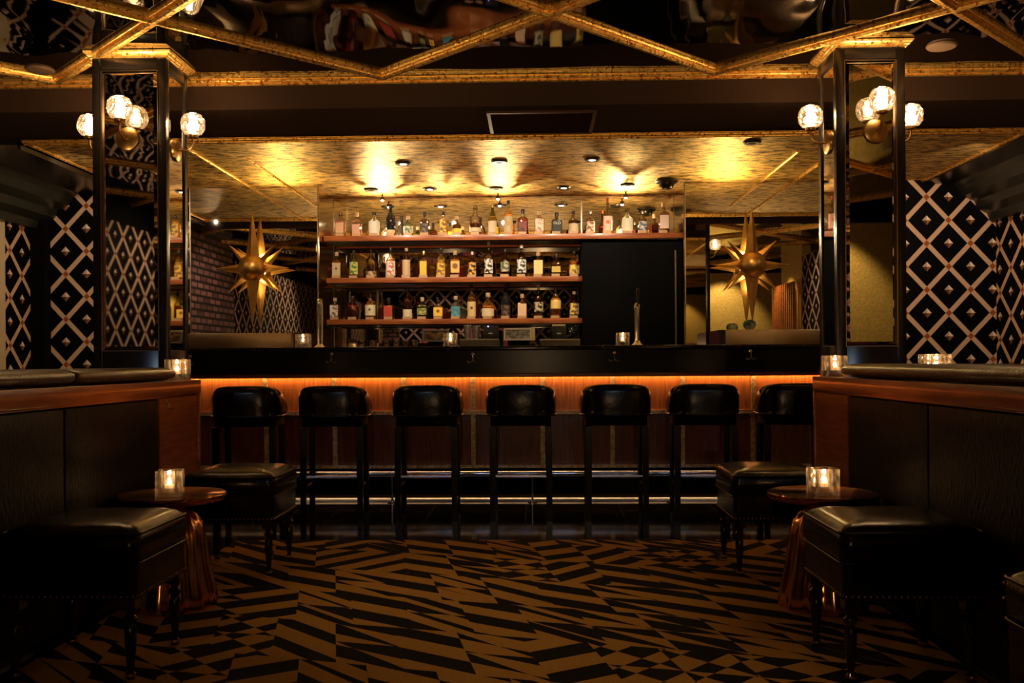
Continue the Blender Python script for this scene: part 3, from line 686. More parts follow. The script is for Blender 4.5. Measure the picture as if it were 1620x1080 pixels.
# ================================================================== BOOTH WALLS
def booth(sg, xf, ye, label, cushions):
    """sg +1: wall on the right. xf = plane facing the aisle, ye = end toward the bar"""
    t = thing('booth_wall', label, 'booth wall', (xf, 0, 0))
    def bx(mb, a, b, y0, y1, z0, z1):      # a, b = distance behind the face
        xa, xb = sorted((sg * a, sg * b)); return mb.box(xa, xb, y0, y1, z0, z1)
    zt, zl = .880, .815; y0 = -1.2; wd = .46
    build(bx(bx(MB(), 0.0, wd, y0, ye, zl, zt), .02, .025, y0, ye - .02, zl - .01, zl), 'top_rail', WOODM, t, bevel=.003)
    build(bx(MB(), .03, wd - .02, y0, ye - .02, .0005, zl - .0105), 'core', DKWOOD, t, smooth=0)
    ys = [y0, .6, 2.0, 3.32, 4.16]
    for i in range(4):
        a, b = ys[i], ys[i + 1]
        # softly padded panel
        n = 8; V = []; F = []; 
        mb = MB(); R = []
        for (d, iy, iz) in ((.03, 0, 0), (.014, .004, .004), (.008, .025, .02), (.004, .08, .07)):
            z0, z1 = .02, zl - .012
            xx = sg * d
            R.append([(xx, a + .004 + iy, z0 + iz), (xx, b - .004 - iy, z0 + iz), (xx, b - .004 - iy, z1 - iz), (xx, a + .004 + iy, z1 - iz)])
        mb.rings(R, False, True); build(mb, 'leather_panel', LEATHS, t, smooth=50)
    build(bx(MB(), .010, .03, 4.162, ye - .025, .0005, zl - .011), 'end_panel', WOODM, t, smooth=0)
    build(bx(MB(), .002, wd - .01, ye - .0245, ye - .002, .0005, zl - .0005), 'end_board', WOODM, t, bevel=.002)
    # leather rolls along the top (the back of the bench on the other side)
    for (a, b) in cushions:
        R = []; n = 20
        for (yy, rr) in ((a, .4), (a + .008, .8), (a + .03, 1), (b - .03, 1), (b - .008, .8), (b, .4)):
            ring = []
            for j in range(n):
                an = 2 * PI * j / n; cx = .115; cz = zt + .001 + .031
                ex = math.copysign(abs(math.cos(an)) ** .7, math.cos(an)); ez = math.copysign(abs(math.sin(an)) ** .8, math.sin(an))
                ring.append((sg * (cx + .10 * ex * (.85 + .15 * rr)), yy, cz + .031 * ez * (.3 + .7 * rr)))
            R.append(ring)
        build(MB().rings(R), 'leather_roll', ROLLM, t, smooth=70)
    return t
ROLLM = P('roll_leather', (.085, .055, .032), .30, 0, .6, bump=.3, bscale=60)
LXF = X(318, 4.65); RXF = X(1285, 4.65)
booth(-1, LXF, 4.65, 'low booth wall on the left with wooden rail and leather panels', [(-1.1, 1.4), (1.41, 3.42), (3.43, 4.38)])
booth(1, RXF, 4.65, 'low booth wall on the right with wooden rail and leather panels', [(-1.1, 4.28)])
for sg, xf, u, lab in ((-1, LXF, 249, 'small metal hook under the rail of the left booth wall'), (1, RXF, 1352, 'small metal hook under the rail of the right booth wall')):
    hook(lab, xf + sg * .0095, 4.18 + .05, .77, .6, 'hooks under the booth rails', -sg * -PI/2 if sg > 0 else PI/2)

# ================================================================== OTTOMANS
def ottoman(label, loc, W=.42, D=.42, zs=.0, rz=0, nails=(.253,), name='ottoman', grp='black leather ottomans', noff=.006):
    t = thing(name, label, 'ottoman', loc, rz, group=grp)
    # cushion : sides, piped edge, domed top
    def ring(w, d, r, z, n=6, sag=0):
        return [(p[0], p[1], z) for p in rr_ring(w, d, r, z, n)]
    R = [ring(W - .02, D - .02, .03, .352 + zs), ring(W, D, .035, .36 + zs), ring(W + .006, D + .006, .035, .40 + zs), ring(W, D, .035, .436 + zs), ring(W - .02, D - .02, .03, .446 + zs)]
    for k_, dz in ((.90, .456), (.78, .464), (.6, .470), (.35, .474), (.1, .4755)):
        R.append(ring(W * k_, D * k_, .03 * k_ + .01 * k_, dz + zs))
    build(MB().rings(R), 'cushion', LEATH, t, smooth=70)
    for zz, off in ((.440, .002), (.352, .002)):
        pts = rr_ring(W + off, D + off, .035, zz + zs, 6); pts.append(pts[0])
        build(MB().tube(pts, .0045, 6), 'piping', LEATH, t, smooth=70)
    build(MB().rrect(W - .012, D - .012, .245 + zs, .352 + zs, .02), 'apron', LEATH, t)
    for zz in nails:
        mb = MB()
        for sx, sy, L in ((0, -1, W), (0, 1, W), (1, 0, D), (-1, 0, D)):
            m_ = int((L - .03) / .017)
            for i in range(m_ + 1):
                s = -L / 2 + .015 + i * (L - .03) / m_
                x = s if sy else sx * (W / 2 - noff); y = sy * (D / 2 - noff) if sy else s
                n_ = (sx, sy, 0)
                mb.lathe_ax([(.0045, 0), (.0035, .002), (.0012, .003)], (x, y, zz + zs + .001), n_, 6)
        build(mb, 'nailheads', NAIL, t, smooth=60)
    L = .246 + zs
    prof = [(.012, 0.0005), (.015, .008), (.015, .018), (.009, .024), (.012, .05), (.017, .11), (.018, .15), (.012, .165), (.020, .175), (.021, .185), (.012, .195), (.017, .205), (.022, .212)]
    for sx in (-1, 1):
        for sy in (-1, 1):
            cx, cy = sx * (W/2 - .035), sy * (D/2 - .035)
            lg = build(MB().lathe([(r, z * L / .246) for r, z in prof], cx, cy, 16), 'leg', DKW2, t)
            build(MB().box(cx - .023, cx + .023, cy - .023, cy + .023, .2115 * L / .246, L - .0005), 'leg_block', DKW2, lg)
            build(MB().lathe([(.0155, .009), (.0165, .012), (.0155, .017)], cx, cy, 16), 'ferrule', BRASS, lg)
    return t
NAIL = P('aged_brass_nail', (.30, .20, .10), .35, 1)
DKW2 = P('glossy_ebony', (.014, .009, .006), .12, 0, .5)
ZF0 = .0105
ottoman('near left black leather ottoman, in front of the round table', (-1.405, 3.0, ZF0))
ottoman('near right black leather ottoman, in front of the round table', (1.095, 3.0, ZF0))
ottoman('far left black leather ottoman, behind the round table', (-1.385, 4.40, ZF0))
ottoman('far right black leather ottoman, behind the round table', (1.065, 4.40, ZF0))
ottoman('black leather ottoman with two nail rows, cut off by the lower right corner', (1.150, 1.79, ZF0), W=.34, D=.5, zs=.05, nails=(.425, .392), noff=.0005)

# ================================================================== TABLES
def table(label, loc):
    t = thing('side_table', label, 'table', loc, 0, group='round copper drink tables')
    build(MB().lathe([(.06, .398), (.14, .402), (.195, .410), (.205, .420), (.207, .432), (.203, .438), (.196, .4375), (.190, .435), (.001, .434)], n=48), 'tabletop', COPT, t, smooth=50)
    prof = [(.165, 0.0005), (.166, .01), (.158, .06), (.140, .14), (.128, .22), (.120, .28), (.108, .325), (.085, .355), (.055, .375), (.042, .385), (.05, .398)]
    build(MB().lathe(prof, n=96, flute=12, fa=.045), 'fluted_base', COPPER, t, smooth=50)
    return t
COPT = P('copper_top', (.55, .25, .085), .14, 1, col2=(.42, .17, .055), nscale=7)
TL = (X(266, 3.66), 3.70, ZF0); TR = (X(1304, 3.66), 3.70, ZF0)
table('round fluted copper table on the left, a candle on it', TL)
table('round fluted copper table on the right, a candle on it', TR)

# ================================================================== CANDLES
def votive(label, loc, rz=0, s=.1):
    t = thing('votive_candle', label, 'candle', loc, rz, group='glass cube candle holders')
    h = s / 2; q = h * .62; zb = s * .30
    V = []; F = []
    o0 = rr_ring(s, s, .008, 0.0003, 7); o1 = rr_ring(s * .985, s * .985, .008, s - .003, 7); o2 = rr_ring(s * .95, s * .95, .008, s, 7); i1 = rr_ring(q * 2, q * 2, q * .99, s, 7); i0 = rr_ring(q * 1.8, q * 1.8, q * .89, zb, 7)
    build(MB().rings([o0, o1, o2, i1, i0]), 'glass_cube', VGLS, t, smooth=25)
    build(MB().lathe([(.019, zb + .001), (.019, zb + .014), (.017, zb + .0145), (.001, zb + .012)], n=20), 'tealight', WAX, t)
    build(MB().lathe([(.002, zb + .0155), (.006, zb + .020), (.0068, zb + .025), (.004, zb + .033), (.0008, zb + .040)], n=12), 'flame', FLAME, t)
    return t
lz = .8803
v0 = votive('glass cube candle on the left round table', (TL[0] + .0, TL[1] - .03, TL[2] + .4345), .25)
lamp('candle_light', 'POINT', (TL[0], TL[1] - .03, TL[2] + .4345 + .088), 1.8, (1, .5, .18), .006)
def vd(label, loc, rz=0, sc=1.0):
    o = dup(v0, loc, rz, label); o.scale = (sc,) * 3
    lamp('candle_light', 'POINT', (loc[0], loc[1], loc[2] + .085 * sc), 1.5 if loc[1] < 6 else .4, (1, .5, .18), .006); return o
vd('glass cube candle on the right round table', (TR[0] - .005, TR[1] - .03, TR[2] + .4345), .1)
vd('glass cube candle on the end of the left booth rail', (X(281, 4.5), 4.5, lz + .0), .05)
vd('glass cube candle on the end of the right booth rail', (X(1320, 4.5), 4.5, lz), -.05)
vd('glass cube candle half hidden behind the roll of the right booth wall', (X(1479, 3.95), 3.95, lz), .1, 1.0)
yb = 6.62
vd('glass cube candle at the left end of the bar', (X(480, yb), yb, ZT + .0005), 0, .95)
vd('glass cube candle in the middle of the bar', (X(713, yb), yb, ZT + .0005), 0, .95)
vd('glass cube candle on the bar beside the beer tap', (X(985, yb), yb, ZT + .0005), 0, .9)

# ================================================================== BACK BAR
t = thing('back_counter', 'low dark counter under the bottle shelves', 'counter', (0, 0, 0))
ZBC = 1.02
build(MB().box(XB0 + .01, X(921, 7.72) - .005, 7.5, YM - .014, ZBC - .04, ZBC), 'worktop', BLK, t, bevel=.003)
build(MB().box(XB0 + .02, X(921, 7.72) - .015, 7.54, YM - .02, 0.0005, ZBC - .0405), 'cabinet', DKWOOD, t, smooth=0)
# steel ledges under the stars
for (u0, u1, v0_, lab) in ((286, 461, 527, 'brushed steel ledge below the left star lamp'), (1148, 1303, 521, 'brushed steel ledge below the right star lamp')):
    yq = 7.15; x0, x1 = X(u0, yq), X(u1, yq); zt = Z((u0 + u1) / 2, v0_, yq)
    if u1 > 1200: x1 += .12
    t = thing('steel_ledge', lab, 'counter', ((x0 + x1) / 2, yq, 0)); h = (x1 - x0) / 2
    build(MB().box(-h, h, 0, .42, zt - .16, zt), 'steel_top', STEEL, t, bevel=.003)
    build(MB().box(-h + .03, h - .03, .03, .40, .0005, zt - .1605), 'base_cabinet', BLKM, t, smooth=0)
    if u1 > 1200: build(MB().box(-h - .045, -h - .001, .002, .42, zt - .16, zt), 'end_cap', BLK, t)
    if u1 < 600: build(MB().box(h + .001, h + .10, .03, .42, zt - .16, zt - .0), 'glass_end', MIRA, t)
# shelves
SH = []
YS0 = 7.78
for i, (v, u1, lab) in enumerate(((371, 1083, 'top mahogany bottle shelf, the longest'), (438, 922, 'middle mahogany bottle shelf'), (504, 922, 'lowest mahogany bottle shelf'))):
    zt = Z(720, v, YS0); SH.append(zt); x0, x1 = XB0 + .012, X(u1, YS0) - (.02 if i == 0 else 0)
    if i: x0 = X(517, YS0)
    t = thing('bottle_shelf', lab, 'shelf', ((x0 + x1) / 2, YS0, zt)); h = (x1 - x0) / 2
    dd = YM - .016 - YS0
    if i == 0: build(MB().box(-h, h, 0, .33, -.045, 0), 'board', SHELF, t, bevel=.002)
    else: build(MB().box(-h, h, 0, .33, -.042, 0), 'board', SHELF, t, bevel=.002)
    build(MB().box(-h + .02, h - .02, .02, .31, -.052, -.0455 if i == 0 else -.0425), 'batten', DKWOOD, t, smooth=0)
    for q in (-.8, -.27, .27, .8):
        build(MB().box(q * h - .012, q * h + .012, .3305, dd, -.03, -.01), 'bracket', BLKM, t, smooth=0)

# ---- bottles
def liquid_mat(name, c, al=.35):
    m, nt, out = newmat(name)
    tr = N(nt, 'ShaderNodeBsdfTransparent'); tr.inputs[0].default_value = c4([min(1, q * 1.3) for q in c])
    pb = N(nt, 'ShaderNodeBsdfPrincipled'); pb.inputs['Base Color'].default_value = c4(c); pb.inputs['Roughness'].default_value = .1
    mx = N(nt, 'ShaderNodeMixShader'); mx.inputs[0].default_value = 1 - al
    nt.links.new(tr.outputs[0], mx.inputs[1]); nt.links.new(pb.outputs[0], mx.inputs[2]); nt.links.new(mx.outputs[0], out.inputs[0]); return m
LIQ = {'amber': liquid_mat('amber_spirit', (.75, .26, .03)), 'dark': liquid_mat('dark_spirit', (.14, .04, .012), .2), 'clear': liquid_mat('clear_spirit', (.75, .75, .70), .7),
       'pink': liquid_mat('pink_spirit', (.75, .35, .25)), 'gold': liquid_mat('gold_spirit', (.85, .50, .08)), 'green': liquid_mat('green_spirit', (.16, .20, .05)), 'red': liquid_mat('red_spirit', (.38, .03, .02), .3)}
GLS = {'clear': CLEAR, 'smoke': M_glass('smoky_glass', (.60, .45, .3), .14), 'green': M_glass('green_glass', (.35, .42, .15), .1), 'black': P('black_glass', (.012, .010, .010), .08)}
LABM = {}
def labm(c, c2=None):
    k_ = (c, c2)
    if k_ not in LABM: LABM[k_] = P('label_paper', c, .6, col2=c2, nscale=35, ramp=(.5, .56)) if c2 else P('label_paper', c, .6)
    return LABM[k_]
CAPS = {'black': P('cap_black', (.012, .011, .01), .3), 'cork': P('cap_cork', (.45, .28, .14), .7), 'gold': P('cap_gold', (.8, .55, .2), .3, 1), 'red': P('cap_red', (.35, .05, .02), .4),
        'silver': P('cap_silver', (.6, .58, .55), .3, 1), 'cream': P('cap_cream', (.7, .6, .42), .5), 'glass': CLEAR}
def bottle(name_label, loc, h, w_, kind, glass, liq, cap, lab, lab2=None, lz=(.12, .5), fill=.6, emblem=None, text=None, rz=0):
    t = thing('liquor_bottle', name_label, 'bottle', loc, rz, group='liquor bottles on the bar shelves')
    r = w_ / 2; fl = 1.0
    # relative profile: (radius factor, height factor); squareness
    PR = {'round': [(.92, 0), (1, .015), (1, .55), (.92, .62), (.55, .70), (.34, .76), (.30, .82), (.30, .93)],
          'wine': [(.92, 0), (1, .015), (1, .48), (.93, .56), (.70, .66), (.45, .75), (.33, .82), (.30, .94)],
          'square': [(.94, 0), (1, .012), (1, .60), (.96, .645), (.62, .69), (.36, .73), (.32, .78), (.32, .90)],
          'bulb': [(.60, 0), (.85, .03), (1, .18), (1, .36), (.88, .52), (.58, .65), (.34, .74), (.30, .80), (.30, .90)],
          'tallneck': [(.92, 0), (1, .012), (1, .42), (.90, .50), (.55, .58), (.30, .66), (.24, .74), (.24, .94)],
          'flask': [(.80, 0), (.95, .02), (1, .25), (1.0, .50), (.92, .60), (.60, .70), (.30, .76), (.28, .88)]}[kind]
    sq = kind in ('square', 'flask'); dep = .72 if kind == 'flask' else 1.0
    def ring(rf, z, shrink=1.0):
        rr = r * rf * shrink
        if sq and rf > .5: return rr_ring(rr * 2, rr * 2 * dep, rr * .28, z, 3)
        a = rr_ring(rr * 2, rr * 2 * (dep if rf > .5 else 1), rr * .999 * (dep if rf > .5 else 1), z, 3); return a
    build(MB().rings([ring(rf, zf * h) for rf, zf in PR]), 'glass', GLS[glass], t, smooth=50)
    if liq:
        zf_ = fill; L_ = [(rf, zf) for rf, zf in PR if zf < zf_]
        L_[0] = (L_[0][0], .012); L_.append((L_[-1][0], zf_))
        build(MB().rings([ring(rf, zf * h, .93) for rf, zf in L_]), 'liquid', LIQ[liq], t, smooth=50)
    top = PR[-1]
    cr_ = r * top[0] * 1.18; z1 = h
    if kind == 'bulb' or cap in ('cork', 'glass'): cr_ *= 1.1
    build(MB().lathe([(cr_ * .96, top[1] * h - .012), (cr_, top[1] * h - .008), (cr_, z1 - .003), (cr_ * .9, z1)], n=14), 'cap', CAPS[cap], t)
    if lab:
        z0, z1 = lz[0] * h, lz[1] * h; e = .0012
        if sq:
            a = r * 1.0 * .86; y = -r * dep - e
            mb = MB().box(-a, a, y - .0008, y, z0, z1)
        else:
            mb = MB(); n = 10; R = []
            for z in (z0, z1):
                R.append([((r + e) * math.sin(-1.25 + 2.5 * j / n), -(r + e) * math.cos(-1.25 + 2.5 * j / n), z) for j in range(n + 1)] + [((r + e * .3) * math.sin(1.25 - 2.5 * j / n), -(r + e * .3) * math.cos(1.25 - 2.5 * j / n), z) for j in range(n + 1)])
            mb.rings(R)
        lo = build(mb, 'label', labm(lab, lab2), t)
        yl = -(r * (dep if sq else 1)) - e * 1.2 - .001
        if emblem:
            ec, es = emblem; zc = (z0 + z1) / 2; q = r * es
            build(MB().lathe_ax([(q, 0), (q, .0015)], (0, yl, zc + (z1 - z0) * .08), (0, -1, 0), 16), 'emblem', labm(ec), lo)
        if text:
            for ti, (tx, tsz, tzz, tc_) in enumerate(text):
                cu = bpy.data.curves.new('lettering', 'FONT'); cu.body = tx; cu.size = tsz; cu.extrude = .0004; cu.align_x = 'CENTER'; cu.align_y = 'CENTER'
                tmp = bpy.data.objects.new('lettering_curve', cu); COL.objects.link(tmp); bpy.context.view_layer.update()
                me = bpy.data.meshes.new_from_object(tmp.evaluated_get(bpy.context.evaluated_depsgraph_get())); bpy.data.objects.remove(tmp)
                me.materials.clear(); me.materials.append(labm(tc_))
                o = bpy.data.objects.new('lettering', me); COL.objects.link(o); o.parent = lo; o.location = (0, yl - .001, h * tzz); o.rotation_euler = (PI/2, 0, 0)
    return t
C_ = (.55, .42, .25); W_ = (.75, .70, .60); Y_ = (.72, .47, .04); PK = (.60, .32, .22); K_ = (.02, .018, .015); G_ = (.7, .45, .12); BR = (.22, .09, .03)
ROWS = [
 # row 0 : u, top v, px width, kind, glass, liquid, cap, label, label2, lz, fill, emblem, text, words
 [(538.7, 335, 15, 'square', 'clear', 'pink', 'glass', (.75, .38, .2), C_, (.15, .55), .6, None, None, 'clear bottle with orange and cream label'),
  (564.5, 336, 14, 'square', 'clear', 'pink', 'cork', PK, None, (.1, .5), .5, None, None, 'dusty pink square bottle with stopper'),
  (592, 335.5, 17, 'round', 'clear', 'clear', 'black', W_, None, (.06, .62), .6, None, None, 'bright white labelled bottle with black cap'),
  (618, 323, 15, 'round', 'black', None, 'black', C_, None, (.10, .2), .5, None, None, 'black bottle with cream neck and base bands'),
  (646, 341.6, 15.5, 'bulb', 'green', 'green', 'cork', (.42, .42, .25), (.08, .10, .05), (.15, .5), .6, None, None, 'squat olive green bottle with drip pattern'),
  (672, 335, 14.5, 'square', 'smoke', 'dark', 'black', K_, (.16, .10, .05), (.12, .5), .6, None, None, 'dark square bottle with large black stopper'),
  (701.6, 335, 12, 'square', 'clear', 'gold', 'black', Y_, (.15, .08, .02), (.08, .62), .6, None, None, 'slim bottle with bright yellow label'),
  (722.4, 341.6, 15, 'bulb', 'smoke', 'dark', 'cork', Y_, None, (.12, .36), .6, None, None, 'small bulbous dark bottle with yellow label'),
  (752, 325.6, 19, 'round', 'clear', 'dark', 'glass', C_, None, (.12, .26), .42, None, None, 'wide shouldered clear bottle half full of dark spirit'),
  (779, 322.6, 13.5, 'wine', 'green', 'gold', 'gold', (.68, .56, .36), None, (.08, .46), .6, None, None, 'slender bottle with gold foil neck and cream label'),
  (804, 317, 14, 'round', 'clear', 'gold', 'black', C_, None, (.06, .54), .6, ((.55, .32, .08), .5), None, 'tall bottle with cream label and gold emblem'),
  (827, 331, 16, 'square', 'clear', 'red', 'black', (.18, .03, .02), K_, (.15, .5), .62, None, None, 'dark red square decanter'),
  (853.4, 333.5, 15.5, 'square', 'clear', 'pink', 'cork', (.80, .55, .40), (.5, .12, .06), (.08, .66), .6, None, None, 'square bottle with salmon label and red print'),
  (880.6, 336, 16.5, 'square', 'smoke', 'green', 'black', K_, None, (.12, .62), .6, None, [('OLD', .030, .50, (.8, .78, .55))], 'dark square bottle lettered OLD'),
  (907, 333.5, 16, 'round', 'smoke', 'dark', 'black', C_, None, (.06, .46), .6, None, None, 'dark shouldered bottle with wide cream label'),
  (934, 333.5, 13.5, 'round', 'smoke', 'dark', 'silver', (.74, .50, .36), BR, (.10, .55), .6, None, None, 'dark bottle with pinkish label, first past the doorway edge'),
  (961, 313, 14, 'tallneck', 'smoke', 'red', 'red', (.80, .48, .36), None, (.10, .50), .5, ((.55, .12, .05), .45), None, 'tallest bottle with long red neck and pink label'),
  (992.3, 329.4, 17, 'round', 'clear', 'clear', 'glass', (.72, .70, .52), None, (.14, .6), .6, None, None, 'pale clear bottle with cream green label'),
  (1016.8, 333.5, 13.5, 'round', 'smoke', 'dark', 'silver', (.10, .13, .18), (.5, .5, .5), (.08, .55), .6, None, None, 'dark bottle with blue grey patterned label'),
  (1050, 320, 16, 'square', 'smoke', 'red', 'cork', (.80, .60, .50), None, (.16, .58), .62, None, None, 'deep red bottle with white label at the right end')],
 [(532.6, 398.6, 15, 'square', 'clear', 'amber', 'cork', C_, None, (.08, .58), .6, ((.12, .06, .03), .25), None, 'amber square bottle with cream label'),
  (559.8, 396, 14, 'round', 'clear', 'green', 'black', (.62, .62, .15), (.1, .2, .03), (.15, .58), .6, None, None, 'bottle with lime green label'),
  (587, 393, 17, 'round', 'clear', 'dark', 'glass', BR, C_, (.08, .24), .45, None, None, 'ornate clear decanter with brown band'),
  (618, 391, 15.5, 'round', 'clear', 'amber', 'black', W_, (.6, .12, .07), (.08, .55), .6, None, None, 'bottle with white and red label'),
  (643, 392, 13, 'wine', 'smoke', 'amber', 'cork', (.62, .42, .24), None, (.08, .6), .6, None, None, 'dark bottle with tall tan label'),
  (670.4, 397, 12.5, 'square', 'clear', 'gold', 'gold', Y_, None, (.08, .62), .6, None, None, 'glowing yellow slim bottle'),
  (697.6, 392, 14, 'round', 'clear', 'gold', 'black', Y_, BR, (.08, .5), .6, None, None, 'bottle with yellow and brown striped label'),
  (720, 396.6, 16, 'square', 'clear', 'amber', 'cork', G_, None, (.18, .60), .66, (BR, .55), None, 'amber bottle with square gold framed label'),
  (747, 398, 12.5, 'round', 'smoke', 'dark', 'cream', (.80, .42, .08), K_, (.06, .58), .6, None, None, 'bottle with orange label and black figure'),
  (773, 382, 13.5, 'round', 'clear', 'dark', 'cream', W_, K_, (.12, .52), .6, None, None, 'tall bottle with black and white oval label'),
  (799, 394, 14.5, 'round', 'smoke', 'dark', 'black', (.06, .12, .07), C_, (.20, .55), .6, None, None, 'bottle with dark green label and gold band'),
  (825, 386.5, 15, 'round', 'smoke', 'dark', 'cream', (.75, .74, .70), K_, (.14, .54), .6, None, None, 'tall bottle with silver white shield label'),
  (851.4, 398.6, 16, 'square', 'clear', 'amber', 'cork', (.78, .64, .25), None, (.12, .66), .6, None, None, 'square bottle with pale yellow label'),
  (880, 401, 16, 'flask', 'smoke', 'dark', 'black', (.55, .38, .08), None, (.2, .45), .6, None, None, 'dark rounded bottle with gold oval label'),
  (908.5, 397, 16.5, 'round', 'clear', 'amber', 'black', (.85, .62, .12), (.25, .14, .03), (.12, .46), .6, None, None, 'bottle with broad yellow banded label at the right end')],
 [(530, 471, 15, 'square', 'clear', 'amber', 'cork', (.75, .70, .55), (.15, .12, .1), (.08, .66), .66, None, None, 'square bottle with drawing on its cream label'),
  (558, 468, 20, 'bulb', 'smoke', 'red', 'black', None, None, (.1, .3), .6, None, None, 'round black red decanter'),
  (586, 464, 17, 'round', 'clear', 'amber', 'glass', (.78, .70, .42), None, (.16, .56), .6, ((.12, .1, .05), .2), None, 'bottle with cream crest label and red foot'),
  (615, 471, 15.5, 'square', 'smoke', 'dark', 'black', (.45, .05, .03), None, (.12, .62), .6, None, None, 'black bottle with red stripe'),
  (644.6, 456, 14.5, 'round', 'smoke', 'red', 'glass', (.74, .66, .44), None, (.04, .32), .6, None, None, 'tall dark bottle with low cream label'),
  (668, 470, 17, 'flask', 'green', 'green', 'cork', (.16, .18, .04), (.45, .42, .1), (.2, .5), .6, None, None, 'olive rounded bottle'),
  (693.5, 474, 16.5, 'flask', 'clear', 'amber', 'black', (.85, .55, .06), None, (.16, .60), .6, ((.3, .1, .02), .32), None, 'amber bottle with golden eight sided label'),
  (721, 468, 15.5, 'square', 'clear', 'clear', 'cork', (.05, .22, .28), (.12, .35, .40), (.06, .55), .6, None, None, 'bottle with teal blue label'),
  (746, 450, 13.5, 'round', 'clear', 'amber', 'black', (.75, .55, .22), None, (.08, .50), .58, ((.15, .06, .02), .3), None, 'tall amber bottle with tan label and black cap'),
  (772, 463, 20, 'bulb', 'clear', 'amber', 'cork', (.75, .62, .38), None, (.10, .40), .5, None, None, 'wide round bottle with cream label'),
  (800, 450, 15, 'round', 'black', None, 'black', (.03, .02, .02), (.16, .09, .05), (.08, .4), .6, None, None, 'tall black bottle'),
  (826, 465, 15.5, 'square', 'clear', 'amber', 'cork', (.80, .55, .32), None, (.05, .6), .6, None, None, 'square bottle with peach label'),
  (852, 450, 14.5, 'round', 'smoke', 'dark', 'cream', (.60, .52, .28), K_, (.2, .48), .6, None, None, 'tall dark bottle with pale mask on its label'),
  (879, 455.5, 16.5, 'round', 'clear', 'amber', 'glass', (.80, .56, .15), None, (.32, .6), .66, None, None, 'amber bottle with high yellow label'),
  (908.4, 460, 15, 'round', 'smoke', 'dark', 'cork', (.82, .60, .14), (.2, .1, .03), (.14, .55), .6, None, None, 'dark bottle with yellow label at the right end')]]
rn = ['top shelf', 'middle shelf', 'lowest shelf']
YBT = 7.88
CARD = P('card_tan', (.48, .29, .13), .6)
card0 = None
for ri, row in enumerate(ROWS):
    for (u, v, wpx, kind, gl_, lq, cp, lb, lb2, lz_, fill, emb, txt, words) in row:
        xx, zt = at(u, v, YBT); h = zt - SH[ri] - .001; w_ = wpx * YBT / FP
        bottle('%s, on the %s' % (words, rn[ri]), (xx, YBT, SH[ri] + .0005), h, w_, kind, gl_, lq, cp, lb, lb2, lz_, fill, emb, txt, rz=random.uniform(-.08, .08))
        xc = xx * (YS0 + .02) / YBT - .006
        if card0 is None:
            card0 = build(MB().box(-.034, .034, -.003, .003, 0, .021), 'name_card', CARD, loc=(xc, YS0 + .012, SH[ri] + .0004), smooth=0)
            tag(card0, '', 'card', 'small tan cards standing on the shelf edges'); c = card0
        else:
            c = card0.copy(); COL.objects.link(c); c.location = (xc, YS0 + .012, SH[ri] + .0004)
        c['label'] = 'small tan card in front of the ' + ' '.join(words.replace('with ', '').replace(' and ', ' ').split()[:7]) + ', ' + rn[ri]

# ---- star lamps
def star(label, loc):
    t = thing('star_lamp', label, 'wall lamp', loc, 0, group='gold star lamps on the mirrors')
    arms = [(90, .47, .062), (-90, .47, .062), (0, .30, .046), (180, .30, .046), (45, .275, .044), (135, .275, .044), (-45, .275, .044), (-135, .275, .044)]
    for i, (a, L, hw) in enumerate(arms):
        d = Vector((math.cos(math.radians(a)), 0, math.sin(math.radians(a)))); s = Vector((-d.z, 0, d.x)); y = Vector((0, 1, 0))
        z0 = 0.0 if i < 2 else .004
        rr = .045
        b = d * rr; tip = d * L
        V = [b - s * hw + y * (.012 + z0), b + s * hw + y * (.012 + z0), b - y * (.045 - z0), b + y * (.035), tip + y * .004]
        build(MB().add(V, [(0, 2, 4), (2, 1, 4), (1, 3, 4), (3, 0, 4), (0, 3, 1, 2)]), 'ray', STARG, t, smooth=0)
    build(MB().sphere((0, -.02, 0), .103, 36, 20), 'boss', STARG, t, smooth=60)
    build(MB().lathe_ax([(.05, .04), (.05, .098), (.07, .1), (.07, .108)], (0, 0, 0), (0, 1, 0), 24), 'mount', BRASS, t)
    build(MB().lathe_ax([(.058, .062), (.066, .062), (.066, .082), (.058, .082)], (0, 0, 0), (0, 1, 0), 24), 'light_ring', M_emit('star_ring', (1, .62, .22), 16), t)
    return t
YS = YB - .118
for (u, v, lab) in ((399, 424, 'gold eight pointed star lamp on the left mirror'), (1190, 419, 'gold eight pointed star lamp on the right mirror')):
    xx, zz = at(u, v, YS); star(lab, (xx, YS, zz))
    lamp('star_backlight', 'POINT', (xx + .0, YB - .03, zz + .16), 4.5, (1, .60, .22), .004)
    lamp('star_backlight', 'POINT', (xx + .0, YB - .03, zz - .16), 3.5, (1, .60, .22), .004)

# ---- gimbal downlights in the gold ceiling
DLM = P('downlight_ring', (.05, .035, .02), .35, .6)
dl0 = None
names = []
for i, (u, v, on) in enumerate(((638, 255, 1), (790, 254, 0), (937, 252, 1), (587, 296, 0), (680, 296, 1), (785, 296, 0), (892, 296, 1), (993, 293, 0), (1190, 228, 0))):
    D = (ZG - CH) * FP / (PY - v); xx = X(u, D, v)
    pos = ['left of the middle, front row', 'in the middle, front row', 'right of the middle, front row', 'back row, farthest left', 'back row, second from left', 'back row, middle', 'back row, fourth from left', 'back row, farthest right', 'alone above the right star lamp'][i]
    t = thing('ceiling_downlight', 'small round downlight in the gold ceiling, ' + pos, 'ceiling light', (xx, D, ZG), group='downlights in the gold ceiling')
    build(MB().lathe([(.022, -.002), (.026, -.014), (.050, -.016), (.058, -.008), (.060, -.0005)], n=24), 'trim_ring', DLM, t)
    if on: build(MB().lathe([(.001, -.010), (.021, -.010), (.022, -.0135), (.001, -.0145)], n=16), 'lens', DLIT, t)
    else: build(MB().lathe([(.001, -.010), (.021, -.010), (.022, -.012), (.001, -.013)], n=16), 'lens', BLKM, t)
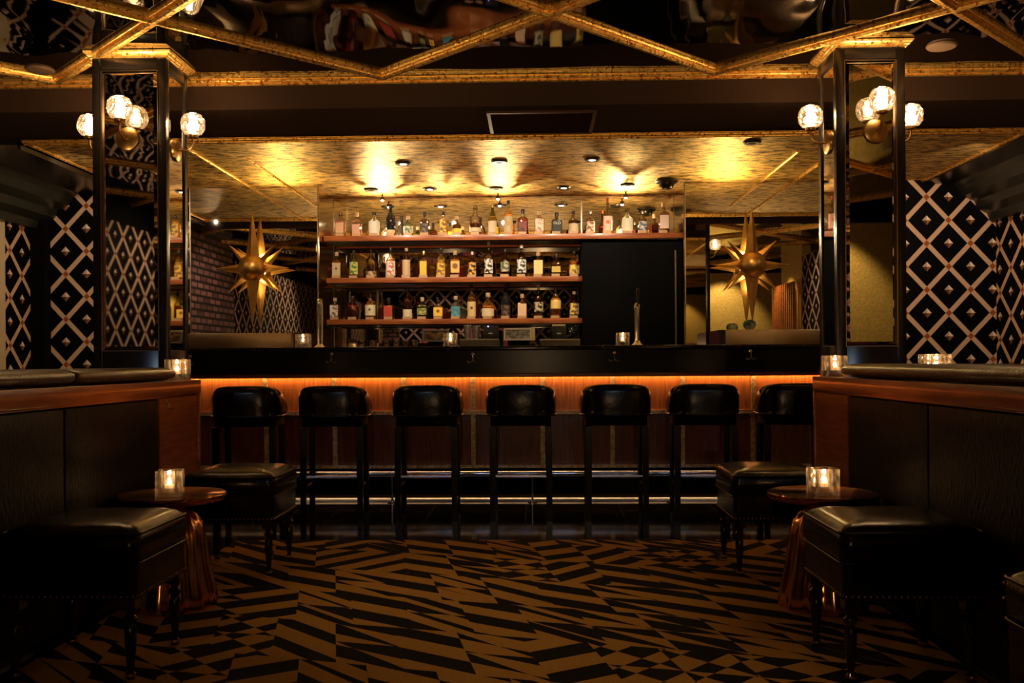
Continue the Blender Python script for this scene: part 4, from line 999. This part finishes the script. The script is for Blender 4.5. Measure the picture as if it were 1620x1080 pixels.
# bright adjustable heads that stand proud near the mirror
for i, (u, v) in enumerate(((605, 316), (788, 314), (990, 317))):
    y = 8.02; xx = X(u, 8.2 + (8.2 - y), v)
    xx = X(u, y, 318); zz = ZG - .058
    t = thing('spot_head', ['bright white spot head above the left bottles', 'bright white spot head above the middle bottles', 'bright white spot head above the right bottles'][i], 'spotlight', (xx, y, ZG), group='bright spot heads near the mirror')
    build(MB().lathe([(.006, -.0005), (.006, -.02), (.016, -.024), (.02, -.05), (.019, -.051), (.014, -.03)], n=18), 'housing', DLM, t)
    build(MB().sphere((0, 0, -.048), .013, 12, 8), 'lens', M_emit('spot_lens', (1, .85, .65), 60), t)
# dark dome by the shelf end
xx, zz = at(1052, 293, 7.6)
t = thing('dome_camera', 'black dome hanging from the gold ceiling at the shelf end', 'camera', (xx, 7.5, ZG))
build(MB().lathe([(.02, -.0005), (.085, -.004), (.09, -.02), (.075, -.03)], n=28), 'base', BLK, t)
build(MB().lathe([(.06, -.0305), (.058, -.05), (.04, -.072), (.001, -.082)], n=24), 'dome', BLK, t)

# ---- taps
def tap(label, x, y, s=1.0, arch=False):
    t = thing('beer_tap', label, 'beer tap', (x, y, ZT + .0005))
    build(MB().lathe([(.046, 0), (.046, .006), (.030, .018), (.020, .030), (.018, .036)], n=28), 'flange', CHROME, t)
    build(MB().lathe([(.017, .034), (.017, .25), (.021, .262), (.021, .285), (.014, .30), (.006, .305)], n=24), 'column', CHROME, t)
    b = build(MB().tube([(0, -.018, .27), (0, -.06, .27), (0, -.075, .262), (0, -.082, .235), (0, -.084, .205)], [.009, .009, .010, .009, .007], 12), 'faucet', CHROME, t)
    build(MB().lathe([(.004, .275), (.006, .30), (.009, .33), (.012, .385), (.010, .40), (.003, .405)], 0, -.06, 14), 'tap_handle', BLK, t)
    return t
tap('chrome beer tap column standing on the bar before the dark doorway', X(1009, 6.7), 6.74)
t = thing('tall_faucet', 'chrome gooseneck faucet standing at the left end of the shelves', 'faucet', (X(509, 6.9), 6.85, ZT + .0005))
build(MB().lathe([(.045, 0), (.045, .006), (.026, .02), (.018, .03)], n=24), 'flange', CHROME, t)
build(MB().tube([(-.012, 0, .02), (-.012, 0, .28), (-.008, -.01, .325), (.004, -.03, .350), (.016, -.05, .345), (.024, -.06, .31), (.026, -.06, .25)], .011, 14), 'spout', CHROME, t)
build(MB().tube([(.012, .01, .02), (.012, .01, .30)], .009, 12), 'pipe', CHROME, t)

# ---- objects on the back counter
def on_counter(u, y=7.62): return (X(u, y), y, ZBC + .0005)
# coupe glasses
def coupe(loc, label):
    t = thing('coupe_glass', label, 'glass', loc, 0, group='stemmed glasses crowded on the back counter')
    build(MB().lathe([(.030, 0), (.030, .002), (.005, .006), (.004, .05), (.012, .058), (.030, .070), (.036, .092), (.035, .118), (.034, .118), (.034, .092), (.028, .073), (.001, .062)], n=16), 'bowl_and_stem', TUMB, t)
    return t
g0 = None
ORD = ['front', 'second', 'third', 'fourth', 'back']; ORD4 = ['far left', 'second from the left', 'second from the right', 'far right']
for (ua, ub, n_, rows_, nm) in ((573, 589, 2, 5, 'left clump'), (612, 657, 4, 5, 'large clump')):
    for r_ in range(rows_):
        for i in range(n_):
            y = 7.545 + r_ * .076; u = ua + (ub - ua) * i / max(1, n_ - 1)
            loc = (X(u, y), y, ZBC + .0005); lab = 'clear stemmed glass in the %s, %s row, %s' % (nm, ORD[r_], (ORD4 if n_ > 2 else ['on the left side', 'on the right side'])[i])
            if g0 is None: g0 = coupe(loc, lab)
            else: dup(g0, loc, None, lab)['label'] = lab
# second tier of tumblers turned over at the front
tg = None
for i, u in enumerate((592.5, 599.5, 606.5)):
    t = tag(build(MB().lathe([(.013, 0), (.015, .002), (.0165, .07), (.0150, .07), (.012, .006), (.001, .006)], n=16), 'tumbler', TUMB), ['left', 'middle', 'right'][i] + ' small clear tumbler between the two clumps of stemmed glasses', 'glass', 'tumblers between the stemware')
    t.location = on_counter(u, 7.58)
# rolled grey bar towel
t = build(MB().tube([(-.115, 0, .034), (-.11, 0, .034), (.085, 0, .034), (.115, 0, .034)], [.026, .033, .033, .03], 18), 'rolled_towel', P('towel_grey', (.16, .15, .12), .9), smooth=60)
tag(t, 'rolled grey towel lying left of the stemmed glasses', 'towel'); t.location = (X(548, 7.56), 7.56, ZBC + .0015); 
zt_ = Z(548, 536, 7.56)
# framed picture / tray
def framed(name, u0, u1, v0, v1, y, label, cat, fmat, pmat, tilt=.1):
    x0, z1 = at(u0, v0, y); x1, z0 = at(u1, v1, y); 
    w = (x1 - x0) / 2; h = z1 - z0
    t = thing(name, label, cat, ((x0 + x1) / 2, y, z0))
    f = .012
    build(MB().box(-w, w, 0, .012, 0, f).box(-w, w, 0, .012, h - f, h).box(-w, -w + f, 0, .012, f, h - f).box(w - f, w, 0, .012, f, h - f), 'frame', fmat, t, smooth=0)
    build(MB().box(-w + f, w - f, .005, .011, f, h - f), 'picture' if cat == 'picture' else 'screen', pmat, t, smooth=0)
    return t, w, h, z0
t, w_, h_, z0 = framed('picture_frame', 668, 710, 521, 540, 7.6, 'small dark framed picture leaning under the lowest shelf', 'picture', P('frame_grey', (.16, .14, .12), .4), P('picture_dark_gold', (.03, .015, .008), .4, col2=(.25, .14, .03), nscale=18))
build(MB().box(-w_ * .6, w_ * .6, .013, .05, ZBC + .0005 - z0, .01), 'stand', BLKM, t, smooth=0)
t, w_, h_, z0 = framed('display_screen', 797, 841, 519, 538, 7.6, 'small bright-framed display screen under the lowest shelf', 'screen', P('frame_silver', (.6, .52, .40), .35), P('screen_dark', (.02, .016, .010), .2, col2=(.22, .18, .12), nscale=34, emit=(.3, .22, .12), estr=.02))
build(MB().box(w_ + .001, w_ + .028, .002, .03, 0, h_), 'side_panel', P('side_yellow', (.62, .48, .10), .5), t, smooth=0)
build(MB().box(-w_ * .7, w_ * .8, .013, .12, ZBC + .0005 - z0, .006), 'stand', BLKM, t, smooth=0)
# steel wells (trays) with receipt printers on top
for (u0, u1, lab, up, lab2) in ((727, 789, 'flat steel case below the left receipt printer', (765, 788), 'black receipt printer with a blue light, left'), (855, 924, 'flat steel case below the right receipt printer', (874, 896), 'black receipt printer with a pale lid, right')):
    y = 7.6; x0, x1 = X(u0, y), X(u1, y) - (.03 if u1 > 900 else 0); zt = Z((u0 + u1) / 2, 536, y)
    t = thing('steel_case', lab, 'case', ((x0 + x1) / 2, y, ZBC + .0005)); h = (x1 - x0) / 2; H = zt - ZBC
    build(MB().box(-h, h, 0, .26, 0, H), 'body', P('case_steel', (.10, .09, .07), .4, .8), t, bevel=.003)
    build(MB().box(-h, h, -.003, -.0005, H - .010, H), 'front_lip', P('lip_steel', (.35, .3, .22), .35, 1), t)
    xa, xb = X(up[0], y), X(up[1], y); z1 = Z(up[0], 515, y); hh = z1 - zt; m_ = (xb - xa) / 2
    p = thing('receipt_printer', lab2, 'printer', ((xa + xb) / 2, y + .01, zt + .0005), group='receipt printers on the steel cases')
    build(MB().box(-m_, m_, 0, .15, 0, hh - .001), 'body', P('printer_black', (.015, .014, .013), .35), p, bevel=.004)
    build(MB().box(-m_ * .3, m_ * .25, -.0015, -.0003, hh * .38, hh * .46), 'badge', P('badge_white', (.6, .58, .52), .5), p)
    if up[0] < 800: build(MB().sphere((-.02, -.002, hh - .006), .0045, 10, 8), 'status_light', M_emit('blue_led', (.2, .25, 1.0), 12), p)
    else: build(MB().box(-m_, m_ * .9, .01, .14, hh, hh + .010), 'lid', P('lid_yellow', (.75, .55, .25), .5), p)
for i, u in enumerate((740, 754)):
    zt = Z(740, 536, 7.6); h = Z(u, 513.5 + i, 7.6) - zt
    t = thing('cocktail_shaker', ['steel cocktail tin on the left steel case, left one', 'steel cocktail tin on the left steel case, right one'][i], 'cocktail shaker', (X(u, 7.68), 7.68, zt + .0005), group='steel cocktail tins')
    build(MB().lathe([(.022, 0), (.024, .002), (.033, h * .92)], n=20), 'tin', CHROME, t)
    build(MB().lathe([(.034, h * .92), (.034, h * .97), (.030, h)], n=20), 'rim', CHROME, t)
# small plant at the right end
t = thing('small_plant', 'small dark leafy plant at the right end of the back counter', 'plant', (X(909, 7.64), 7.66, Z(900, 536, 7.6) + .0005))
mb = MB()
for i in range(60):
    a = random.uniform(0, 2 * PI); r = random.uniform(.0, .045); z = random.uniform(.05, .13); c = Vector((r * math.cos(a), r * math.sin(a), z)); d = Vector((math.cos(a), math.sin(a), random.uniform(-.3, .8))).normalized() * .02; s = Vector((-math.sin(a), math.cos(a), 0)) * .008
    mb.add([c - d, c + s, c + d, c - s], [(0, 1, 2, 3)])
build(mb, 'foliage', P('dark_leaf', (.03, .045, .02), .4), t, smooth=0)
build(MB().lathe([(.022, 0), (.028, .045), (.026, .048), (.001, .04)], n=16), 'pot', BLK, t)
# tea-coloured globe vase under the right star
xx = X(1187, 7.3); zl = Z(1225, 521, 7.15)
t = thing('globe_vase', 'small blue green glass globe on the right steel ledge', 'vase', (xx, 7.32, zl + .0005))
build(MB().lathe([(.020, 0), (.024, .002), (.044, .025), (.050, .045), (.042, .068), (.022, .080), (.018, .078), (.03, .05), (.001, .02)], n=24), 'glass', P('teal_glass', (.02, .10, .12), .08, col2=(.35, .45, .40), nscale=14), t)
build(MB().lathe([(.030, .0), (.030, .003), (.02, .005)], n=20), 'foot', CHROME, t)
